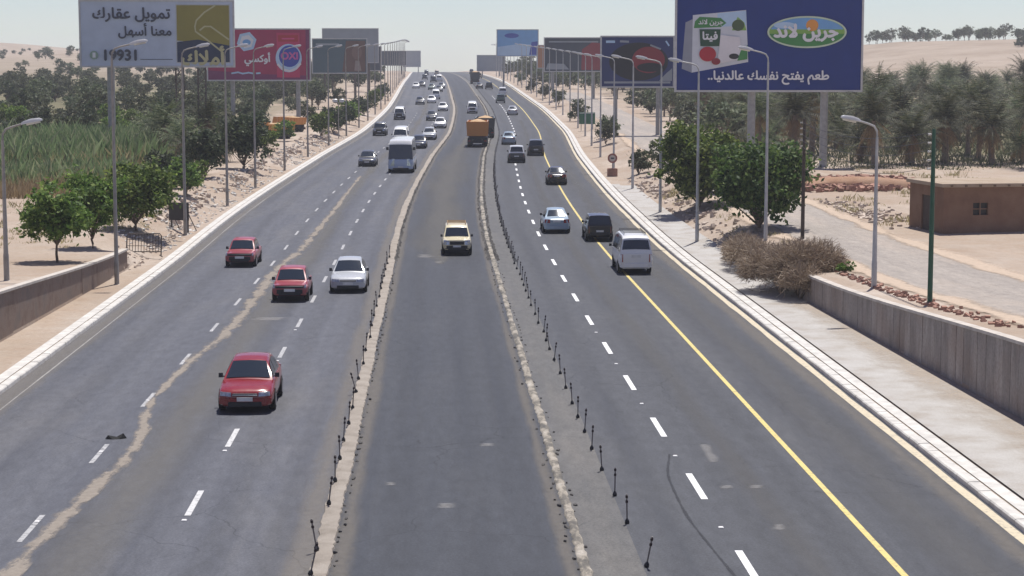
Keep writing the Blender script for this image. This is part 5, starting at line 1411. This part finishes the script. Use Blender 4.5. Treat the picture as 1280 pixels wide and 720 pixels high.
def rubble(name, label, n, gen, s0, s1, mats, seed):
    r = random.Random(seed); mb = MB()
    for i in range(n):
        X, Y, dz = gen(r); a, b, c = (r.uniform(s0, s1) for _ in range(3)); z = ground(X, Y)+dz; rot = Matrix.Rotation(r.uniform(0, 6.3), 3, 'Z') @ Matrix.Rotation(r.uniform(-.5, .5), 3, 'X')
        vs = [rot @ Vector((sx*a*r.uniform(.7, 1), sy*b*r.uniform(.7, 1), sz*c*.7*r.uniform(.7, 1))) for sz in (-1, 1) for sx, sy in ((-1, -1), (1, -1), (1, 1), (-1, 1))]
        mb.add([(v.x+X, v.y+Y, v.z+z) for v in vs], [(0,3,2,1),(4,5,6,7),(0,1,5,4),(1,2,6,5),(2,3,7,6),(3,0,4,7)])
    o = ob(name, mb.mesh(name, mats), None); struct(o, 'stuff'); o['label'] = label; o['category'] = 'rubble'
def g1(r):
    t = r.random(); X = 27.5+9*t+r.gauss(0, .8); Y = 140+14*r.random()+3*t; return X, Y, .25*max(0, 1-abs(r.gauss(0, .6)))
rubble('rubble', 'reddish brick rubble heaped between the side road and the palms', 620, g1, .1, .32, M_BRICK, 1)
rubble('rubble', 'pale broken stones strewn beside the mud hut', 190, lambda r: (26.3+abs(r.gauss(0, 1.6)), 118+r.gauss(4, 5), .02), .06, .2, M_STONE, 2)
rubble('rubble', 'stones and brick bits along the top of the grey wall', 230, lambda r: (18.0+abs(r.gauss(0, .35)), r.uniform(60, 92), .02), .04, .13, M_BRICK, 3)
rubble('rubble', 'pale rubble along the verge below the two green trees', 260, lambda r: (16.6+r.gauss(.6, .5), r.uniform(100, 165), .02), .06, .22, M_STONE, 4)
rubble('rubble', 'rubble and clods along the verge past the black board', 420, lambda r: (lambda Y: (-16.6-abs(r.gauss(0, .9))+cx(Y), Y, .02))(r.uniform(121, 260)), .06, .25, M_STONE, 5)
rubble('rubble', 'pale grey gravel bank along the oncoming verge', 1500, lambda r: (lambda Y: (-15.2-3.2*r.random()+cx(Y), Y, -.01))(r.uniform(108, 250)), .04, .13, M_KERB, 15)
rubble('rubble', 'stones scattered on the sandy verge near the barrier', 120, lambda r: (-15.7-abs(r.gauss(0, .5)), r.uniform(99, 125), .0), .04, .12, M_STONE, 6)
# earth heaps
def heap(X, Y, rx, ry, h, label, seed, mat):
    r = random.Random(seed); rings = []
    for k in range(7):
        q = k/6; rr_ = math.cos(q*math.pi/2)*.98+.02; rings.append([(rx*rr_*math.cos(a*.3927)*(1+.16*r.uniform(-1, 1)), ry*rr_*math.sin(a*.3927)*(1+.16*r.uniform(-1, 1)), -.1+h*(math.sin(q*math.pi/2)**1.1)) for a in range(16)])
    o = ob('earth_heap', MB().loft(rings).mesh('earth_heap', mat, 50), None, (X, Y, ground(X, Y))); tag(o, label, 'earth heap')
M_CLAY = earth('orange_clay', (.42, .235, .12), (.52, .31, .17), (.58, .39, .25), .8, .7, .08)
heap(-24.0, 140, 3.4, 1.6, .7, 'low reddish soil bank in front of the reeds', 3, earth('red_soil', (.34, .19, .12), (.42, .26, .17), (.46, .31, .22), .8, .7, .08))
heap(32.0, 146, 6.0, 1.5, .9, 'long reddish soil bank behind the brick rubble', 4, MATS['red_soil'])
# poles and cables
def pole(name, X, Y, h, r0, mat, label):
    root = empty(name, (X, Y, ground(X, Y)-.1)); tag(root, label, 'utility pole')
    ob('shaft', MB().lathe([(r0, 0), (r0*.92, h*.5), (r0*.7, h+.1)], 'z', 10).mesh('shaft', mat, 40), root)
    for k in range(5): ob('insulator', MB().lathe([(.03, 0), (.05, .03), (.03, .07), (.05, .10), (.02, .14)], 'x', 8, (-.22, 0, h-.1-.32*k)).mesh('insulator', M_KERB, 40), root)
    return root
M_GREENP = plain('green_paint', (.02, .085, .05), .5, var=.25)
pole('utility_pole', 20.14, 104.6, 6.6, .11, plain('dark_timber', (.07, .055, .045), .9, var=.3), 'thin dark timber pole in front of the round green tree')
pole('utility_pole', 18.43, 70.6, 6.5, .10, M_GREENP, 'dark green pole rising behind the grey panelled wall')
za, zb = ground(20.14, 104.6)+6.45, ground(18.43, 70.6)+6.35
for i in range(5):
    pts = []
    for k in range(17):
        t_ = k/16; pts.append((20.14+(18.43-20.14)*t_-.2, 104.6+(70.6-104.6)*t_, za+(zb-za)*t_-.32*i-(.5+.06*i)*4*t_*(1-t_)))
    tag(ob('power_cable', MB().tube(pts, .011, 5).mesh('power_cable', M_BLACK, 60)), 'black cable sagging between timber and green poles, %s from the top' % ORD[i], 'cable', 'cables over the side road')
# metal crowd barrier leaning on the verge
bar = empty('crowd_barrier', (-16.0, 105.3, ground(-16.0, 105.3)+.02), -.06); bar.rotation_euler[0] = -.22; tag(bar, 'dark metal crowd barrier leaning on the sandy verge', 'barrier')
M_RUST = plain('barrier_iron', (.10, .085, .075), .75, .3, var=.3)
fr = MB(); w_ = .95
fr.tube([(-w_, 0, 0), (-w_, 0, 1.12), (-w_+.1, 0, 1.25), (w_-.1, 0, 1.25), (w_, 0, 1.12), (w_, 0, 0)], .035, 8); fr.tube([(-w_, 0, .25), (w_, 0, .25)], .028, 6)
ob('frame', fr.mesh('frame', M_RUST, 50), bar)
for i in range(11): ob('bar', MB().tube([(-w_+.16+i*.159, 0, .25), (-w_+.16+i*.159, 0, 1.24)], .017, 6).mesh('bar', M_RUST, 50), bar)
for z in (.58, .92): ob('cross_bar', MB().tube([(-w_, .03, z), (w_, .03, z)], .017, 6).mesh('cross_bar', M_RUST, 50), bar)
for x in (-w_, w_): ob('foot', MB().tube([(x, -.35, .02), (x, .35, .02)], .03, 6).mesh('foot', M_RUST, 50), bar)
# black board on braced legs
bb = empty('roadside_board', (-15.95, 119.6, ground(-15.95, 119.6)-.05), -.5); tag(bb, 'black board on braced legs beside the broad dark tree', 'board')
ob('panel', MB().cbox(-.75, .75, -.03, .03, .75, 1.85, .015).mesh('panel', M_BLACK, 30), bb)
for x in (-.62, .62):
    ob('leg', MB().box(x-.04, x+.04, .032, .11, 0, 1.8).mesh('leg', M_RUST), bb); ob('brace', MB().tube([(x, .1, 1.2), (x, .95, .05)], .03, 6).mesh('brace', M_RUST, 50), bb)
# round prohibition sign on its block
Xs, Ys = 14.9+cx(172), 172.4
sg = empty('road_sign', (Xs, Ys, ground(Xs, Ys)-.02)); tag(sg, 'round red-rimmed road sign on a brick block beside the kerb', 'road sign')
ob('block', MB().cbox(-.45, .45, -.3, .3, 0, .75, .04).mesh('block', M_BRICK, 30), sg); ob('post', MB().lathe([(.035, .75), (.035, 1.9)], 'z', 8).mesh('post', M_STEEL, 40), sg)
fc = ob('face', MB().lathe([(.01, -.055), (.4, -.055), (.4, -.04), (.01, -.04)], 'y', 28, (0, 0, 1.65)).mesh('face', flat((.5, .45, .4)), 30), sg)
rg = []
for r_, y_ in ((.29, -.056), (.29, -.068), (.44, -.068), (.44, -.05), (.29, -.05)): rg.append([(r_*math.cos(a*.2244), y_, 1.65+r_*math.sin(a*.2244)) for a in range(28)])
ob('rim', MB().loft(rg, cap=False).mesh('rim', flat((.30, .12, .10)), 30), fc); ob('symbol', MB().box(-.15, .15, -.064, -.0565, 1.58, 1.72).mesh('symbol', SLATE), fc)
# green information board far along the kerb
Xs, Ys = 16.3+cx(262), 262.
gb = empty('road_sign', (Xs, Ys, ground(Xs, Ys)-.02)); tag(gb, 'green information board on two posts along the outbound verge', 'road sign')
ob('panel', MB().cbox(-1.1, 1.1, -.04, .04, .9, 2.5, .02).mesh('panel', flat((.02, .12, .065)), 30), gb)
for x in (-.8, .8): ob('post', MB().lathe([(.05, 0), (.05, 2.4)], 'z', 8, (x, .1, 0)).mesh('post', M_STEEL, 40), gb)
ob('border', MB().box(-1.02, 1.02, -.05, -.0405, 2.36, 2.42).mesh('border', WHITE), gb)
# white twin floodlight on a short pole, oncoming verge
Xs, Ys = -15.7+cx(242), 242.
fl = empty('floodlight_pole', (Xs, Ys, ground(Xs, Ys)-.02)); tag(fl, 'short pole with a white twin lamp box beside the verge bushes', 'floodlight')
ob('post', MB().lathe([(.07, 0), (.05, 4.6)], 'z', 8).mesh('post', M_POLEW, 40), fl); ob('crossarm', MB().box(-.6, .6, -.04, .04, 4.5, 4.6).mesh('crossarm', M_POLEW), fl)
for x in (-.42, .42): ob('lamp_box', MB().cbox(x-.3, x+.3, -.2, .2, 4.61, 5.0, .06).mesh('lamp_box', M_HEAD, 30), fl)
# scrap of debris lying on the road
ob_d = ob('tyre_scrap', MB().add([(-.3, -.05, 0), (-.1, -.09, .0), (.12, -.05, 0), (.3, .06, 0), (.22, .16, 0), (.02, .06, 0), (-.2, .08, 0), (-.22, -.02, .1), (.02, .0, .05), (.2, .07, .14)], [(0,1,7),(1,8,7),(1,2,8),(2,9,8),(2,3,9),(3,4,9),(4,5,9),(5,8,9),(5,6,8),(6,7,8),(6,0,7)]).mesh('tyre_scrap', M_TYRE), None, P(-9.15, 54.3, .012)); tag(ob_d, 'black scrap of tyre lying by a lane dash', 'debris')

# ------------------------------------------------------------------ the hazy air
hz = MB().box(-1700, 1700, -80, 2720, -12, 48).mesh('haze', None)
m = bpy.data.materials.new('haze_air'); m.use_nodes = True; nt = m.node_tree
nt.nodes.remove(nt.nodes['Principled BSDF'])
pv = nt.nodes.new('ShaderNodeVolumePrincipled'); pv.inputs['Color'].default_value = (.88, .92, 1.0, 1); pv.inputs['Density'].default_value = .00025; pv.inputs['Anisotropy'].default_value = .0
nt.links.new(pv.outputs[0], nt.nodes['Material Output'].inputs['Volume'])
hz.materials.append(m); struct(ob('haze', hz), 'stuff')
